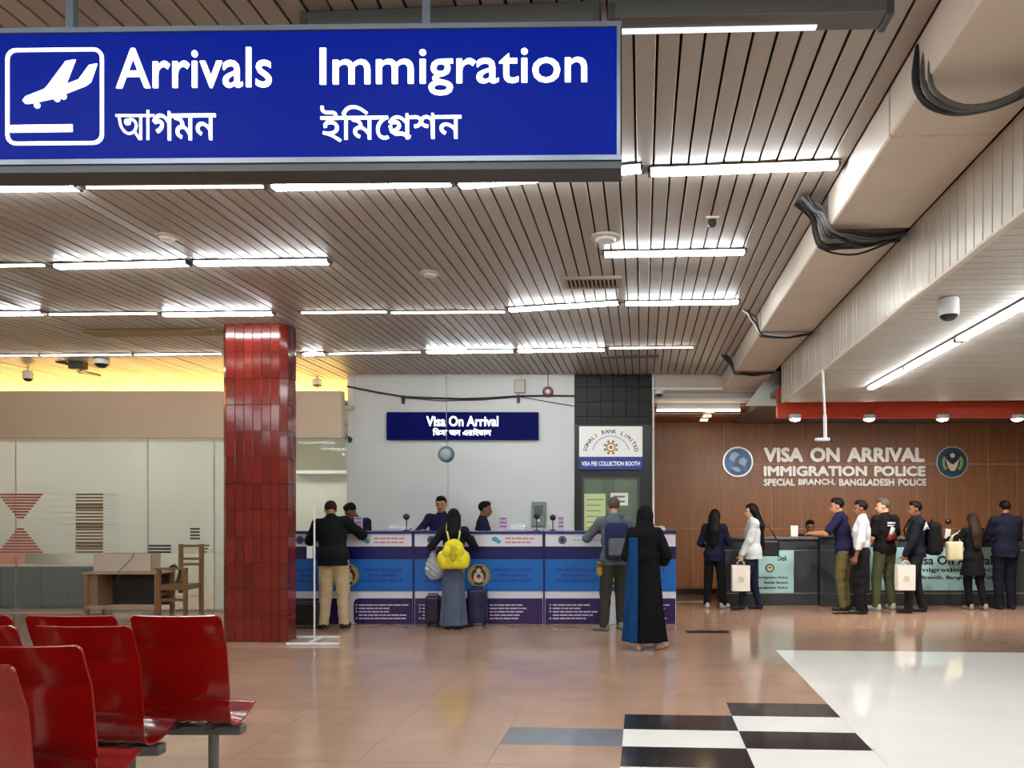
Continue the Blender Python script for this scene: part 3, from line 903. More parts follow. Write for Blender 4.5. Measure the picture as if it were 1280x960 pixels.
# ================================================================== THINGS ON THE WHITE WALL
frame(YAW)
p0, p1 = bk(483, 549.5, WBY - .08), bk(673, 515, WBY - .08)
o = thing('visa_sign', 'dark blue backlit visa on arrival sign on the white wall', 'sign', (p0.x, WBY - .08, p0.z))
box('sign_box', mat('sign_navy', (4, 6, 50), .5, emit=.5, spec=.06, ecol=(4, 8, 92)), p0.x, p1.x, WBY - .08, WBY, p0.z, p1.z, o, bev=.006)
a, b = bk(533, 533, WBY - .08), bk(623, 520, WBY - .08)
mb = MB(); text(mb, 'Visa On Arrival', a.x, a.z, WBY - .08, w_=b.x - a.x, h_=b.z - a.z, depth=.008, bold=.022)
mb.build('lettering', M_swhite, o)
a, b = bk(541, 545, WBY - .08), bk(614, 535, WBY - .08)
mb = MB(); text(mb, '\u09bfভসা অন এরাইভাল', a.x, a.z, WBY - .08, w_=b.x - a.x, h_=b.z - a.z, depth=.008, bold=.015)
mb.build('bengali_lettering', M_swhite, o)
# hanging round speaker in front of it
p = bk(558, 568, 11.5)
o = thing('hanging_speaker', 'round grey speaker hanging on a thin wire before the white wall', 'speaker', (p.x, 11.5, p.z - .12))
tube('wire', M_grey, [(p.x, 11.5, p.z + .1), (p.x, 11.5, CEIL)], .005, o)
lathe('shell', mat('speaker_grey', (96, 112, 116), .35, .4), [(.06, -.09), (.1, -.06), (.125, 0), (.12, .04), (.1, .07)], (p.x, 11.5, p.z), o, 20, 'y')
lathe('grille', mat('speaker_face', (150, 166, 172), .5, .3), [(.085, .07), (.075, .085), (.03, .095)], (p.x, 11.5, p.z), o, 20, 'y')
# alarm bell, box, wall cable with clips, small camera, grey wall phone
p = bk(685, 490, WBY)
o = thing('alarm_bell', 'red round alarm bell high on the white wall', 'alarm', (p.x, WBY, p.z - .08))
lathe('bell', mat('alarm_red', (120, 14, 22), .3), [(.085, 0), (.085, .03), (.06, .06)], (p.x, WBY, p.z), o, 20, 'y')
lathe('boss', M_wplast, [(.035, .06), (.03, .075)], (p.x, WBY, p.z), o, 14, 'y')
tube('lead', M_red, [(p.x, WBY - .012, p.z + .08), (p.x, WBY - .012, CEIL)], .006, o)
p = bk(650, 483, WBY)
o = thing('junction_box', 'small grey junction box below the ceiling on the white wall', 'box', (p.x, WBY, p.z - .11))
box('body', M_grey, p.x - .085, p.x + .085, WBY - .06, WBY, p.z - .11, p.z + .1, o, bev=.006)
box('lid', M_cream, p.x - .075, p.x + .075, WBY - .066, WBY - .06, p.z - .1, p.z + .09, o)
pts = [bk(u, v, WBY - .03) for u, v in ((434, 483), (470, 490), (505, 496), (540, 497.5), (580, 498.5), (610, 497.5), (648, 495), (685, 494.5), (720, 495))]
o = thing('wall_cable', 'black cable sagging across the top of the white wall', 'cable', pts[4])
tube('cable', M_cable, pts, .014, o)
tube('cable', M_cable, [bk(u, v, WBY - .02) for u, v in ((505, 497), (550, 501), (600, 500), (650, 496), (690, 503), (720, 508))], .006, o)
for u, v in ((504, 496), (648, 495)):
    c = bk(u, v, WBY - .03); box('clip', M_cable, c.x - .02, c.x + .02, WBY - .05, WBY, c.z - .11, c.z + .02, o)
p = bk(438, 550, WBY)
o = thing('wall_camera', 'tiny black camera at the left edge of the white wall', 'camera', (p.x, WBY, p.z - .05))
box('bracket', M_dgrey, p.x - .02, p.x + .02, WBY - .06, WBY, p.z - .02, p.z + .02, o)
lathe('camera_body', M_black, [(.05, .05), (.055, .1), (.04, .15)], (p.x, WBY, p.z), o, 14, 'y')
p = bk(674, 643, WBY)
o = thing('wall_device', 'grey metal box device on the white wall behind the counter', 'device', (p.x, WBY, p.z - .2))
box('case', mat('device_grey', (128, 138, 134), .35, .3), p.x - .11, p.x + .11, WBY - .1, WBY, p.z - .2, p.z + .2, o, bev=.012)
box('panel', mat('device_dark', (84, 92, 92), .4), p.x - .07, p.x + .07, WBY - .106, WBY - .1, p.z - .02, p.z + .14, o)
lathe('button', M_wplast, [(.025, 0), (.02, .02)], (p.x, WBY - .1, p.z - .1), o, 12, 'y')
frame(0)

# ================================================================== GLAZED OFFICE (left)
frame(YAW)
M_film = film('frosted_film', (234, 236, 228), .14, .12)
M_clear = glass('clear_pane', (170, 185, 176), .8, .03)
M_offw = mat('office_wall', (204, 206, 194), .6, var=.03, scale=1)
ofc = thing('wall_office', 'pale green inner walls of the glazed office', None, (-7, 14.2, 0), kind='structure')
box('wall_panel', M_offw, -12, gx1 + .1, 14.2, 14.3, 0, 3.0, ofc)
box('wall_panel', mat('office_olive', (126, 120, 96), .6), bk(366, 0, 14.1).x, gx1 + .1, 14.12, 14.2, bk(0, 588, 14.15).z, 3.0, ofc)
box('wall_ledge', M_wplast, bk(366, 0, 14.0).x, gx1 + .1, 14.0, 14.2, bk(0, 592, 14.0).z, bk(0, 588, 14.0).z, ofc)
box('office_side', M_offw, gx1, gx1 + .1, WBY + .26, 14.2, 0, 3.0, ofc)
box('office_ceiling', M_offw, -12, gx1 + .1, GY + .13, 14.3, bz1 - .26, bz1 - .2, ofc)
box('wall_panel', mat('pink_glow_panel', (214, 130, 104), .6), -12, bk(28, 0, 13.5).x, 13.5, 13.56, 0, 3.0, ofc)  # panel added to colour in the pinkish reflected glow at the left panes
for k in range(4):
    x = -10.5 + k * 1.75
    o = thing('office_light', ['leftmost', 'second from left', 'third from left', 'rightmost'][k] + ' square ceiling light inside the glazed office', 'light', (x, 12.9, bz1 - .3), 'office ceiling lights')
    box('frame', M_wplast, x - .32, x + .32, 12.6, 13.24, bz1 - .285, bz1 - .26, o)
    box('diffuser', mat('office_diffuser', (255, 253, 244), .5, emit=30), x - .3, x + .3, 12.62, 13.22, bz1 - .295, bz1 - .285, o)
joints = [-190, -65, 20, 185, 268, 366, 434]
names = ['window_2', 'window_3', 'window_4', 'window_5', 'window_6', 'window_7']
gtop = bz0
zfilm = bk(0, 692, GY).z
film_of = {}
for k in range(6):
    a, b = bk(joints[k], 0, GY).x, bk(joints[k + 1], 0, GY).x
    wv = thing(names[k], ['far left office pane with frosted film', 'left office pane with frosted film', 'frosted office pane with red hourglass stripes', 'wide frosted office pane behind the desk',
                          'frosted office pane beside the red column', 'clear office pane behind the red column'][k], None, (a, GY, 0), kind='structure')
    clear = k == 5
    if k == 4:
        b2 = b
    box('pane', M_clear, a + .004, b - .004, GY, GY + .012, .03, gtop, wv)
    if not clear:
        film_of[k] = box('film', M_film, a + .006, b - .006, GY - .003, GY - .0005, zfilm, gtop - .01, wv)
        box('film', M_film, a + .006, b - .006, GY - .003, GY - .0005, .6 if k < 3 else .03, zfilm - .012, wv) if k == 4 else None
    box('edge_strip', M_alu, b - .006, b + .004, GY - .004, GY + .016, .03, gtop, wv)
    box('floor_channel', M_alu, a, b, GY - .015, GY + .03, 0, .03, wv)
    # printed stripes on the film
    M_sr = mat('film_red', (196, 104, 84), .4)
    M_sb = mat('film_brown', (132, 110, 74), .4)
    M_sw = mat('film_white', (232, 236, 228), .4)
    M_sk = mat('film_dark', (64, 62, 58), .4)
    def stripe(u0, u1, v, th, m):
        p_, q_ = bk(u0, v + th, GY), bk(u1, v, GY)
        MB().box(p_.x, q_.x, GY - .008, GY - .004, p_.z, q_.z).build('film_stripe', m, film_of[k])
    if k == 2:
        for i in range(9):
            hw = 28 * (1 - i / 9.5)
            stripe(26 - hw, 26 + hw, 617 + i * 3.6, 2.3, M_sr)
            stripe(26 - hw, 26 + hw, 689 - i * 3.6, 2.3, M_sr)
    if k == 3:
        pass
    if k == 2 or k == 1:
        pass
    if k == 2:
        for i in range(19):
            stripe(95, 129, 617 + i * 4, 2.0 if i % 6 not in (3, 4) else 3.4, M_sb)
            stripe(131, 150 - (i % 3), 617 + i * 4, 2.2, M_sw)
        for i in range(10):
            stripe(55 - 0, 93, 617 + i * 7.6, .9, M_sw)
    if k == 3:
        pass
    if k == 4:
        for i in range(4):
            stripe(238, 250, 660 + i * 4, 2.2, M_sk)
        for i in range(3):
            stripe(186, 214, 681 + i * 4, 2.4, M_sk)
            stripe(252, 262 - 2 * i, 681 + i * 4, 1.6, M_sk)
# low dark grey cabinets inside
M_cab = mat('cabinet_grey', (84, 80, 78), .5)
for k, (u0, u1) in enumerate(((-70, 0), (2, 50), (52, 118))):
    y = 12.25
    a, b = bk(u0, 0, y).x, bk(u1, 0, y).x
    o = thing('low_cabinet', ['dark grey low cabinet at the far left behind the glass', 'dark grey low cabinet under the hourglass stripes', 'dark grey low cabinet beside the wooden desk'][k], 'cabinet', (a, y, 0), 'grey cabinets in the office')
    zt_ = bk(0, 708, y).z
    box('body', M_cab, a, b, y, y + .45, .05, zt_ - .02, o)
    box('top_board', mat('cabinet_top', (120, 112, 104), .5), a - .005, b + .005, y - .01, y + .46, zt_ - .02, zt_, o)
    box('plinth', M_black, a + .03, b - .03, y + .03, y + .42, 0, .05, o)
    for s in (0, 1):
        m_ = (a + b) / 2
        box('door', M_cab, (a + .01) if s == 0 else m_ + .004, (m_ - .004) if s == 0 else b - .01, y - .012, y, .06, zt_ - .03, o)
# wooden desk and upright panel, wooden chair, both in front of the glass
M_dw = mat('desk_wood', (150, 118, 88), .5, var=.1, scale=5, stretch=(1, 6, 6))
M_dl = mat('desk_top_wood', (184, 158, 130), .5, var=.08, scale=5)
y0, y1 = 11.34, 11.8
a, b = bk(105, 0, y0).x, bk(197, 0, y0).x
dt = bk(0, 718, y0).z
o = thing('wooden_desk', 'worn wooden desk with open dark knee space before the glass', 'desk', ((a + b) / 2, y0, 0))
box('desk_top', M_dl, a - .02, b + .02, y0 - .02, y1, dt, dt + .03, o, bev=.004)
for x in (a, b - .05):
    box('leg', M_dw, x, x + .05, y0, y0 + .05, 0, dt, o)
    box('leg', M_dw, x, x + .05, y1 - .06, y1 - .01, 0, dt, o)
box('side_panel', M_dw, a + .05, a + .17, y0 + .05, y1 - .02, .12, dt, o)
box('back_panel', mat('desk_dark', (52, 46, 46), .6), a + .17, b - .05, y1 - .06, y1 - .04, .12, dt, o)
box('rail', M_dl, a, b, y0, y0 + .04, .1, .15, o)
pan = bk(118, 692, 11.62); pb = bk(189, 718, 11.62)
o = thing('leaning_board', 'white board standing on the wooden desk', 'board', (pan.x, 11.62, dt + .03))
box('board', mat('board_white', (214, 200, 182), .5), pan.x, pb.x, 11.6, 11.625, dt + .03, pan.z, o)
box('rear_board', mat('board_beige', (176, 160, 138), .5), pan.x + .15, pb.x + .12, 11.64, 11.66, dt + .03, pan.z + .01, o)
tube('cord', M_dgrey, [(pan.x + .62, 11.595, pan.z), (pan.x + .57, 11.59, dt + .2), (pan.x + .55, 11.33, dt + .04), (pan.x + .55, 11.31, dt - .12)], .005, o, 6)
M_cw = mat('chair_wood', (138, 100, 62), .45, var=.12, scale=6, stretch=(5, 5, 1))
xa, xb = bk(201, 0, 11.4).x, bk(247, 0, 11.6).x
o = thing('wooden_chair', 'brown wooden chair with slatted back before the office glass', 'chair', ((xa + xb) / 2, 11.5, 0))
xm = bk(213, 0, 11.5).x
bzt = bk(0, 681, 11.5).z; stz = bk(0, 711, 11.5).z
for (x, y, zt_) in ((xa, 11.28, stz), (xm - .13, 11.72, stz), (xb - .05, 11.28, stz + .02)):
    box('leg', M_cw, x, x + .05, y, y + .05, 0, zt_, o)
box('back_post', M_cw, xm, xm + .05, 11.72, 11.77, .3, bzt, o)
box('back_post', M_cw, xb - .045, xb + .01, 11.72, 11.77, 0, bzt, o)
for v0, v1 in ((681, 684), (697, 700), (704, 707)):
    box('back_slat', M_cw, xm + .05, xb - .045, 11.725, 11.755, bk(0, v1, 11.7).z, bk(0, v0, 11.7).z, o)
box('arm_rest', M_cw, xa - .02, xb + .0, 11.26, 11.34, stz, stz + .03, o, bev=.005)
zs_ = bk(0, 733, 11.3).z
box('seat_board', M_cw, xa + .0, xb - .02, 11.3, 11.72, zs_ - .06, zs_ + .02, o, bev=.006)
box('stretcher', M_cw, xa + .05, xb - .05, 11.3, 11.33, .22, .26, o)
box('stretcher', M_cw, xa + .01, xa + .04, 11.33, 11.72, .3, .34, o)
tube('tangled_cable', M_black, [(xa + .12, 11.45, stz + .03), (xa + .2, 11.4, stz + .06), (xa + .28, 11.42, stz - .02), (xa + .26, 11.36, zs_ + .05)], .022, o, 6)

# ================================================================== VISA COUNTERS
CYF = 10.52
def cz_(v): return bk(0, v, CYF).z
M_cw1 = mat('counter_white', (226, 228, 234), .3, var=.02)
M_cblue = mat('counter_blue', (14, 104, 190), .35)
M_cpur = mat('counter_purple', (48, 22, 84), .35)
M_ctop = mat('counter_top', (34, 30, 120), .25)
M_ctxt = mat('counter_text_blue', (10, 52, 140), .5)
M_ptxt = mat('counter_text_white', (214, 206, 226), .5)
M_rtxt = mat('counter_text_red', (206, 130, 138), .5)
M_teal = mat('counter_logo_teal', (90, 160, 180), .5)
M_gold = mat('emblem_gold', (196, 172, 90), .45)
M_ebrown = mat('emblem_brown', (74, 54, 34), .5)
M_ewhite = mat('emblem_white', (222, 214, 196), .5)
M_ered = mat('emblem_red', (150, 60, 44), .5)
M_edark = mat('emblem_navy', (40, 46, 92), .5)
units = [(354, 516, 'left visa counter'), (518, 679, 'middle visa counter'), (681, 845, 'right visa counter')]
clabels = ['white and blue visa counter nearest the red column, its left end hidden', 'white and blue visa counter with the yellow bag woman before it', 'white and blue visa counter at the right, before the booth']
for ci, (u0, u1, _) in enumerate(units):
    a, b = bk(u0, 0, CYF).x, bk(u1, 0, CYF).x
    Wd = b - a
    o = thing('visa_counter', clabels[ci], 'counter', ((a + b) / 2, CYF + .35, 0), 'visa counters')
    ztop = cz_(664)
    D1 = CYF + .72
    box('body', M_cw1, a, b, CYF + .008, CYF + .3, 0.0, cz_(684), o)
    box('inner_shelf', M_cw1, a, b, CYF + .3, D1, .72, .76, o)
    for x in (a, b - .03):
        box('side_panel', M_cw1, x, x + .03, CYF + .3, D1, 0, .72, o)
    box('worktop', M_ctop, a, b, CYF - .06, CYF + .42, cz_(667), ztop, o, bev=.004)
    box('header_panel', M_cw1, a + .01, b - .01, CYF - .03, CYF + .3, cz_(683), cz_(667), o)
    box('recess_band', M_navy, a, b, CYF - .002, CYF + .008, cz_(699), cz_(683), o)
    bp_ = box('blue_panel', M_cblue, a, b, CYF - .004, CYF + .008, cz_(739), cz_(699), o)
    # purple lower panels with a white column between
    cx = bk((u0 + u1) / 2, 0, CYF).x
    zp0, zp1 = .0, cz_(748)
    r_ = .07
    def panel(x0, x1, side):
        p = []
        pts = [(x0, zp0), (x1, zp0), (x1, zp1), (x0, zp1)]
        out = []
        for i, (x, z) in enumerate(pts):
            inner = (x == x1 and side < 0) or (x == x0 and side > 0)
            if inner:
                sx = -1 if side < 0 else 1
                c0 = (x + sx * r_, z + (r_ if z == zp0 else -r_))
                if side < 0: a0 = -PI / 2 if z == zp0 else 0
                else: a0 = PI if z == zp0 else PI / 2
                for q in range(5):
                    t = a0 + PI / 2 * q / 4
                    out.append((c0[0] + r_ * math.cos(t), c0[1] + r_ * math.sin(t)))
            else:
                out.append((x, z))
        if side > 0:
            pass
        return MB().prism(out, CYF - .004, CYF + .008).build('purple_panel', M_cpur, o)
    gw = Wd * .045
    pl = panel(a + .01, cx - gw, -1); pr = panel(cx + gw, b - .01, 1)
    for par, x0, wmax in ((pl, a + .1, cx - gw - a - .17), (pr, cx + gw + .06, b - cx - gw - .12)):
        mbb = MB(); mbl = MB()
        for i in range(5):
            z = cz_(757 + i * 4.2)
            if i != 3: mbb.box(x0 - .035, x0 - .012, CYF - .008, CYF - .004, z, z + .02)
            x = x0 + .01
            end = x0 + wmax * random.uniform(.55, 1)
            while x < end - .04:
                w_ = random.uniform(.035, .11)
                mbl.box(x, min(x + w_, end), CYF - .008, CYF - .004, z, z + .017)
                x += w_ + .012
        tag(mbb.build('bullets', M_ptxt, par), kind='stuff'); tag(mbl.build('small_print', M_ptxt, par), kind='stuff')
    # wording on the blue panel, left and right of the emblem
    for xx in (a + Wd * .235, b - Wd * .235):
        for i, wd in enumerate(('IMMIGRATION POLICE', 'SPECIAL BRANCH', 'BANGLADESH POLICE')):
            mb = MB(); text(mb, wd, xx, cz_(714.5 + i * 6.6), CYF - .004, w_=(.54, .4, .54)[i], h_=.045, depth=.002, bold=.02, align='C')
            mb.build('lettering', M_ctxt, bp_)
    # round emblem
    ez = cz_(719)
    eo = MB(); disc(eo, cx, ez, CYF - .004, .155, .006, 32)
    eo = eo.build('emblem', M_ebrown, o)
    mb = MB(); disc(mb, cx, ez, CYF - .01, .155, .003, 32, r0=.14); mb.build('emblem_rim', M_gold, eo)
    for s in (-1, 1):
        mb = MB(); disc(mb, cx, ez, CYF - .01, .132, .003, 12, R(90 + s * 25), R(90 + s * 150), .105); mb.build('wreath', M_gold, eo)
    mb = MB(); disc(mb, cx, ez - .03, CYF - .01, .072, .003, 20, R(180), R(360)); disc(mb, cx, ez + .062, CYF - .01, .032, .003, 16)
    mb.prism([(cx - .072, ez - .03), (cx + .072, ez - .03), (cx + .05, ez + .035), (cx - .05, ez + .035)], CYF - .013, CYF - .01)
    mb.build('emblem_figure', M_ewhite, eo)
    mb = MB(); mb.prism([(cx, ez - .05), (cx + .034, ez - .01), (cx, ez + .025), (cx - .034, ez - .01)], CYF - .016, CYF - .013); mb.build('emblem_shield', M_ered, eo)
    # header graphics: small round seal left, pale logo and red print right
    hz = cz_(675)
    mb = MB(); disc(mb, a + Wd * .135, hz, CYF - .03, .058, .004, 24); sl = mb.build('header_seal', M_edark, o)
    mb = MB(); disc(mb, a + Wd * .135, hz, CYF - .034, .046, .002, 20, r0=.036); mb.build('seal_ring', mat('seal_light', (130, 134, 170), .5), sl)
    lx = b - Wd * .36
    mb = MB(); disc(mb, lx - .03, hz + .015, CYF - .03, .035, .003, 14); disc(mb, lx + .03, hz - .02, CYF - .03, .03, .003, 14); mb.prism([(lx - .07, hz + .01), (lx + .02, hz - .05), (lx + .07, hz - .03), (lx, hz + .045)], CYF - .0335, CYF - .03)
    mb.build('header_logo', M_teal, o)
    for i in range(2):
        mb = MB(); x = lx + .12
        while x < b - Wd * .07 - .05:
            w_ = random.uniform(.04, .09)
            mb.box(x, x + w_, CYF - .033, CYF - .03, hz + .012 - i * .055, hz + .034 - i * .055); x += w_ + .014
        tag(mb.build('red_print', M_rtxt, o), kind='stuff')
    mb = MB(); x = a + Wd * .22
    while x < a + Wd * .45:
        w_ = random.uniform(.03, .07); mb.box(x, x + w_, CYF - .033, CYF - .03, hz - .008, hz + .008); x += w_ + .012
    tag(mb.build('grey_print', mat('counter_text_grey', (176, 176, 196), .5), o), kind='stuff')
    if ci < 2:
        box('joint_post', M_navy, b, bk(u1 + 2, 0, CYF).x, CYF - .02, CYF + .3, 0, cz_(666), o)
ZT = cz_(664)
# things on the counters
def leaflet(u, v, label, y=10.72, w_=.12):
    p = bk(u, v, y)
    o = thing('leaflet_holder', label, 'leaflet', (p.x, y, ZT), 'leaflet holders on the counters')
    z1 = p.z
    box('acrylic_foot', mat('acrylic', (214, 222, 230), .1, alpha=.5), p.x - w_ / 2 - .01, p.x + w_ / 2 + .01, y - .03, y + .06, ZT, ZT + .006, o)
    box('leaflet', mat('leaflet_pink', (206, 184, 206), .5), p.x - w_ / 2, p.x + w_ / 2, y, y + .006, ZT + .006, z1, o)
    mb = MB()
    for k in range(3): mb.box(p.x - w_ * .35, p.x + w_ * .35, y - .003, y, ZT + .05 + .055 * k, ZT + .075 + .055 * k)
    mb.build('print', mat('leaflet_ink', (140, 110, 160), .5), o)
leaflet(448, 646, 'pink leaflet holder beside the bending officer')
leaflet(629, 647, 'pink leaflet holder between the officer and white box', w_=.13)
leaflet(701, 645, 'pink leaflet holder left of the man with the backpack', w_=.09)
def webcam(u, v, label, y=10.8, box_=False):
    p = bk(u, v, y)
    o = thing('desk_camera', label, 'camera', (p.x, y, ZT), 'small cameras on the counters')
    lathe('foot', M_black, [(.05, 0), (.05, .012), (.015, .02)], (p.x, y, ZT), o, 16)
    tube('stem', M_dgrey, [(p.x, y, ZT + .01), (p.x, y, p.z)], .008, o)
    lathe('camera_head', M_black, [(.015, -.05), (.035, -.03), (.045, 0), (.04, .03), (.02, .045)], (p.x, y, p.z), o, 16, 'y')
webcam(508, 646, 'small black camera on a stem on the left counter', 10.66)
webcam(397, 657, 'low black camera behind the thin stand')
webcam(671, 645, 'black camera on a stem before the grey wall device', 10.66)
webcam(691, 647, 'black camera next to the right leaflet holder')
def whitebox(u0, u1, v, label, name='document_scanner', y=10.8):
    a, b = bk(u0, 0, y).x, bk(u1, 0, y).x; z1 = bk(0, v, y).z
    o = thing(name, label, 'device', ((a + b) / 2, y, ZT), 'white devices on the counters')
    box('body', M_wplast, a, b, y, y + .2, ZT, z1 - .02, o, bev=.012)
    box('lid', mat('device_lid', (206, 210, 206), .4), a + .01, b - .01, y + .01, y + .19, z1 - .02, z1, o, bev=.008)
whitebox(485, 511, 656, 'wide white scanner on the left counter')
whitebox(637, 657, 655, 'white device in the middle of the counters')
whitebox(667, 678, 660, 'small bluish white device at the counter joint')
whitebox(818, 832, 658, 'small white device at the right end of the counter')
# thin stand in front of the counter
y = 9.05
p = bk(393, 0, y)
o = thing('queue_stand', 'thin white post on a flat two bar base beside the column', 'stand', (p.x, y, 0))
for k, (yy, ua, ub) in enumerate(((8.82, 357, 424), (9.3, 370, 425))):
    box('base_bar', M_wplast, bk(ua, 0, yy).x, bk(ub, 0, yy).x, yy, yy + .05, 0, .03, o, bev=.006)
box('base_link', M_wplast, p.x - .02, p.x + .02, 8.86, 9.32, .005, .028, o)
tube('post', M_wplast, [(p.x, y, .04), (p.x, y, bk(0, 632, y).z)], .011, o)
box('leaflet_box', mat('stand_box', (206, 206, 208), .4), bk(384, 0, y).x, bk(393, 0, y).x - .02, y - .02, y + .02, bk(0, 698, y).z, bk(0, 683, y).z, o, bev=.004)

# ================================================================== POLICE DESKS (right)
DYF = 12.6
def dz(v): return bk(0, v, DYF).z
M_slate = mat('desk_slate', (58, 62, 66), .35, var=.06, scale=3)
M_slt = mat('desk_top_grey', (112, 110, 104), .3)
M_poster = mat('poster_cyan', (168, 212, 212), .5)
M_pt = mat('poster_text', (20, 36, 44), .5)
def desk(u0, u1, label, vtop=671, dy=0):
    a, b = bk(u0, 0, DYF).x, bk(u1, 0, DYF).x
    o = thing('police_desk', label, 'desk', ((a + b) / 2, DYF + .3, 0), 'police desks')
    box('front_panel', M_slate, a, b, DYF + dy, DYF + dy + .06, 0, dz(vtop + 3), o)
    for x in (a, b - .04):
        box('side_panel', M_slate, x, x + .04, DYF + dy + .06, DYF + .6, 0, dz(vtop + 3), o)
    box('desk_top', M_slt, a, b, DYF + dy - .05, DYF + .35, dz(vtop + 3), dz(vtop), o, bev=.004)
    box('inner_shelf', M_slate, a + .04, b - .04, DYF + dy + .06, DYF + .75, .72, .75, o)
    for v in (687.5, 741):
        box('trim_line', M_alu, a, b, DYF + dy - .006, DYF + dy, dz(v + 1), dz(v), o)
    return o, a, b
d1, a, b = desk(903, 1022, 'slate grey desk with the small cyan poster')
p0, p1 = bk(948, 741, DYF), bk(992, 688, DYF)
po = box('poster', M_poster, p0.x, p1.x, DYF - .014, DYF - .007, p0.z, p1.z, label='small pale cyan police poster on the left slate desk', cat='poster')
mb = MB(); text(mb, 'Desk', bk(972, 0, DYF).x, dz(701), DYF - .014, w_=.15, h_=.09, depth=.002, bold=.03); mb.build('lettering', M_pt, po)
for i, wd in enumerate(('Immigration Police', 'Special Branch', 'Bangladesh Police')):
    mb = MB(); text(mb, wd, bk(984.5, 0, DYF).x - (.5, .4, .5)[i], dz(724 + i * 6.3), DYF - .014, w_=(.5, .4, .5)[i], h_=.05, depth=.002, bold=.03); mb.build('lettering', M_pt, po)
c = bk(962, 710, DYF)
mb = MB(); disc(mb, c.x, c.z, DYF - .014, .075, .002, 24); e_ = mb.build('emblem', mat('emblem_olive', (96, 104, 74), .5), po)
mb = MB(); disc(mb, c.x, c.z, DYF - .016, .045, .002, 16); e2 = mb.build('emblem_centre', M_ewhite, e_)
mb = MB(); mb.prism([(c.x - .03, c.z + .02), (c.x, c.z - .02), (c.x + .03, c.z + .02)], DYF - .02, DYF - .018); mb.build('emblem_mark', M_pt, e_)
d2, a, b = desk(1023, 1084, 'narrow dark desk that the man in the navy polo leans on', 668, -.12)
d3, a, b = desk(1085, 1400, 'long slate grey desk with the wide cyan poster')
p0, p1 = bk(1087, 738, DYF), bk(1250, 684, DYF)
po = box('poster', M_poster, p0.x, p1.x, DYF - .014, DYF - .007, p0.z, p1.z, label='wide pale cyan visa on arrival poster on the long desk', cat='poster')
for wd, ua, ub, v, h in (('Visa On Arrival', 1140, 1240, 706, .15), ('Immigration Police', 1134, 1246, 716, .085), ('Special Branch, Bangladesh Police', 1122, 1249, 725, .075)):
    mb = MB(); text(mb, wd, bk(ua, 0, DYF).x, dz(v), DYF - .014, w_=bk(ub, 0, DYF).x - bk(ua, 0, DYF).x, h_=h, depth=.002, bold=.03); mb.build('lettering', M_pt, po)
ZD = dz(671)
y = 12.75
p = bk(993, 663, y)
o = thing('name_plate', 'white card standing on the left slate desk', 'card', (p.x, y, ZD))
box('card', M_paper, p.x - .06, p.x + .06, y, y + .006, ZD, p.z + .08, o); box('foot', M_paper, p.x - .06, p.x + .06, y, y + .06, ZD, ZD + .005, o)
for u, v, lb in ((1185, 652, 'dark camera on a stem on the long slate desk'),):
    p = bk(u, v, 12.85)
    o = thing('desk_camera', lb, 'camera', (p.x, 12.85, ZD))
    lathe('foot', M_black, [(.06, 0), (.06, .012), (.02, .02)], (p.x, 12.85, ZD), o, 16)
    tube('stem', mat('stem_brown', (110, 80, 60), .5), [(p.x, 12.85, ZD + .01), (p.x, 12.85, p.z)], .012, o)
    lathe('camera_head', M_black, [(.02, -.05), (.04, -.03), (.05, 0), (.045, .03), (.02, .045)], (p.x, 12.85, p.z), o, 16, 'y')
p = bk(1200, 664, 12.8)
whb = thing('paper_stack', 'crumpled white paper on the long slate desk', 'paper', (p.x, 12.8, ZD))
MB().prismz([(p.x - .09, 12.72), (p.x + .08, 12.74), (p.x + .1, 12.9), (p.x - .07, 12.88)], ZD, ZD + .03).build('sheets', M_paper, whb)
MB().add([(p.x - .07, 12.74, ZD + .03), (p.x + .07, 12.75, ZD + .03), (p.x + .06, 12.87, ZD + .03), (p.x - .05, 12.86, ZD + .03), (p.x, 12.8, ZD + .11), (p.x + .03, 12.83, ZD + .08)],
         [(0, 1, 4), (1, 5, 4), (1, 2, 5), (2, 3, 5), (3, 4, 5), (3, 0, 4), (3, 2, 1, 0)]).build('crumpled_sheet', M_paper, whb)

# wall lettering and emblems
LY = WY
M_let = mat('raised_letter', (222, 218, 212), .35, .3)
lt_ = thing('wall_lettering', 'raised silver visa on arrival immigration police letters on wood wall', 'lettering', (bk(1055, 0, LY).x, LY, bk(0, 608, LY).z))
for wd, ua, ub, va, vb, bd in (('VISA ON ARRIVAL', 954, 1155, 578, 559.5, .05), ('IMMIGRATION POLICE', 954, 1156, 595.5, 582.5, .05), ('SPECIAL BRANCH, BANGLADESH POLICE', 954, 1157, 607.5, 598.5, .045)):
    a, b = bk(ua, va, LY), bk(ub, vb, LY)
    v_, _f = text_data(wd)
    x0_, x1_ = v_[:, 0].min(), v_[:, 0].max(); sc = (b.x - a.x) / (x1_ - x0_)
    pos = 0
    for wi, one in enumerate(wd.split(' ')):
        full = ' '.join(wd.split(' ')[:wi + 1]); vf = text_data(full)[0]; vo = text_data(one)[0]
        xe = (vf[:, 0].max() - x0_) * sc; wv_ = (vo[:, 0].max() - vo[:, 0].min()) * sc
        comma = .35 if one.endswith(',') else 0
        mb = MB(); text(mb, one, a.x + xe - wv_, a.z - comma * .0, LY, w_=wv_, h_=b.z - a.z, depth=.04, bold=bd); mb.build('letter_word', M_let, lt_)
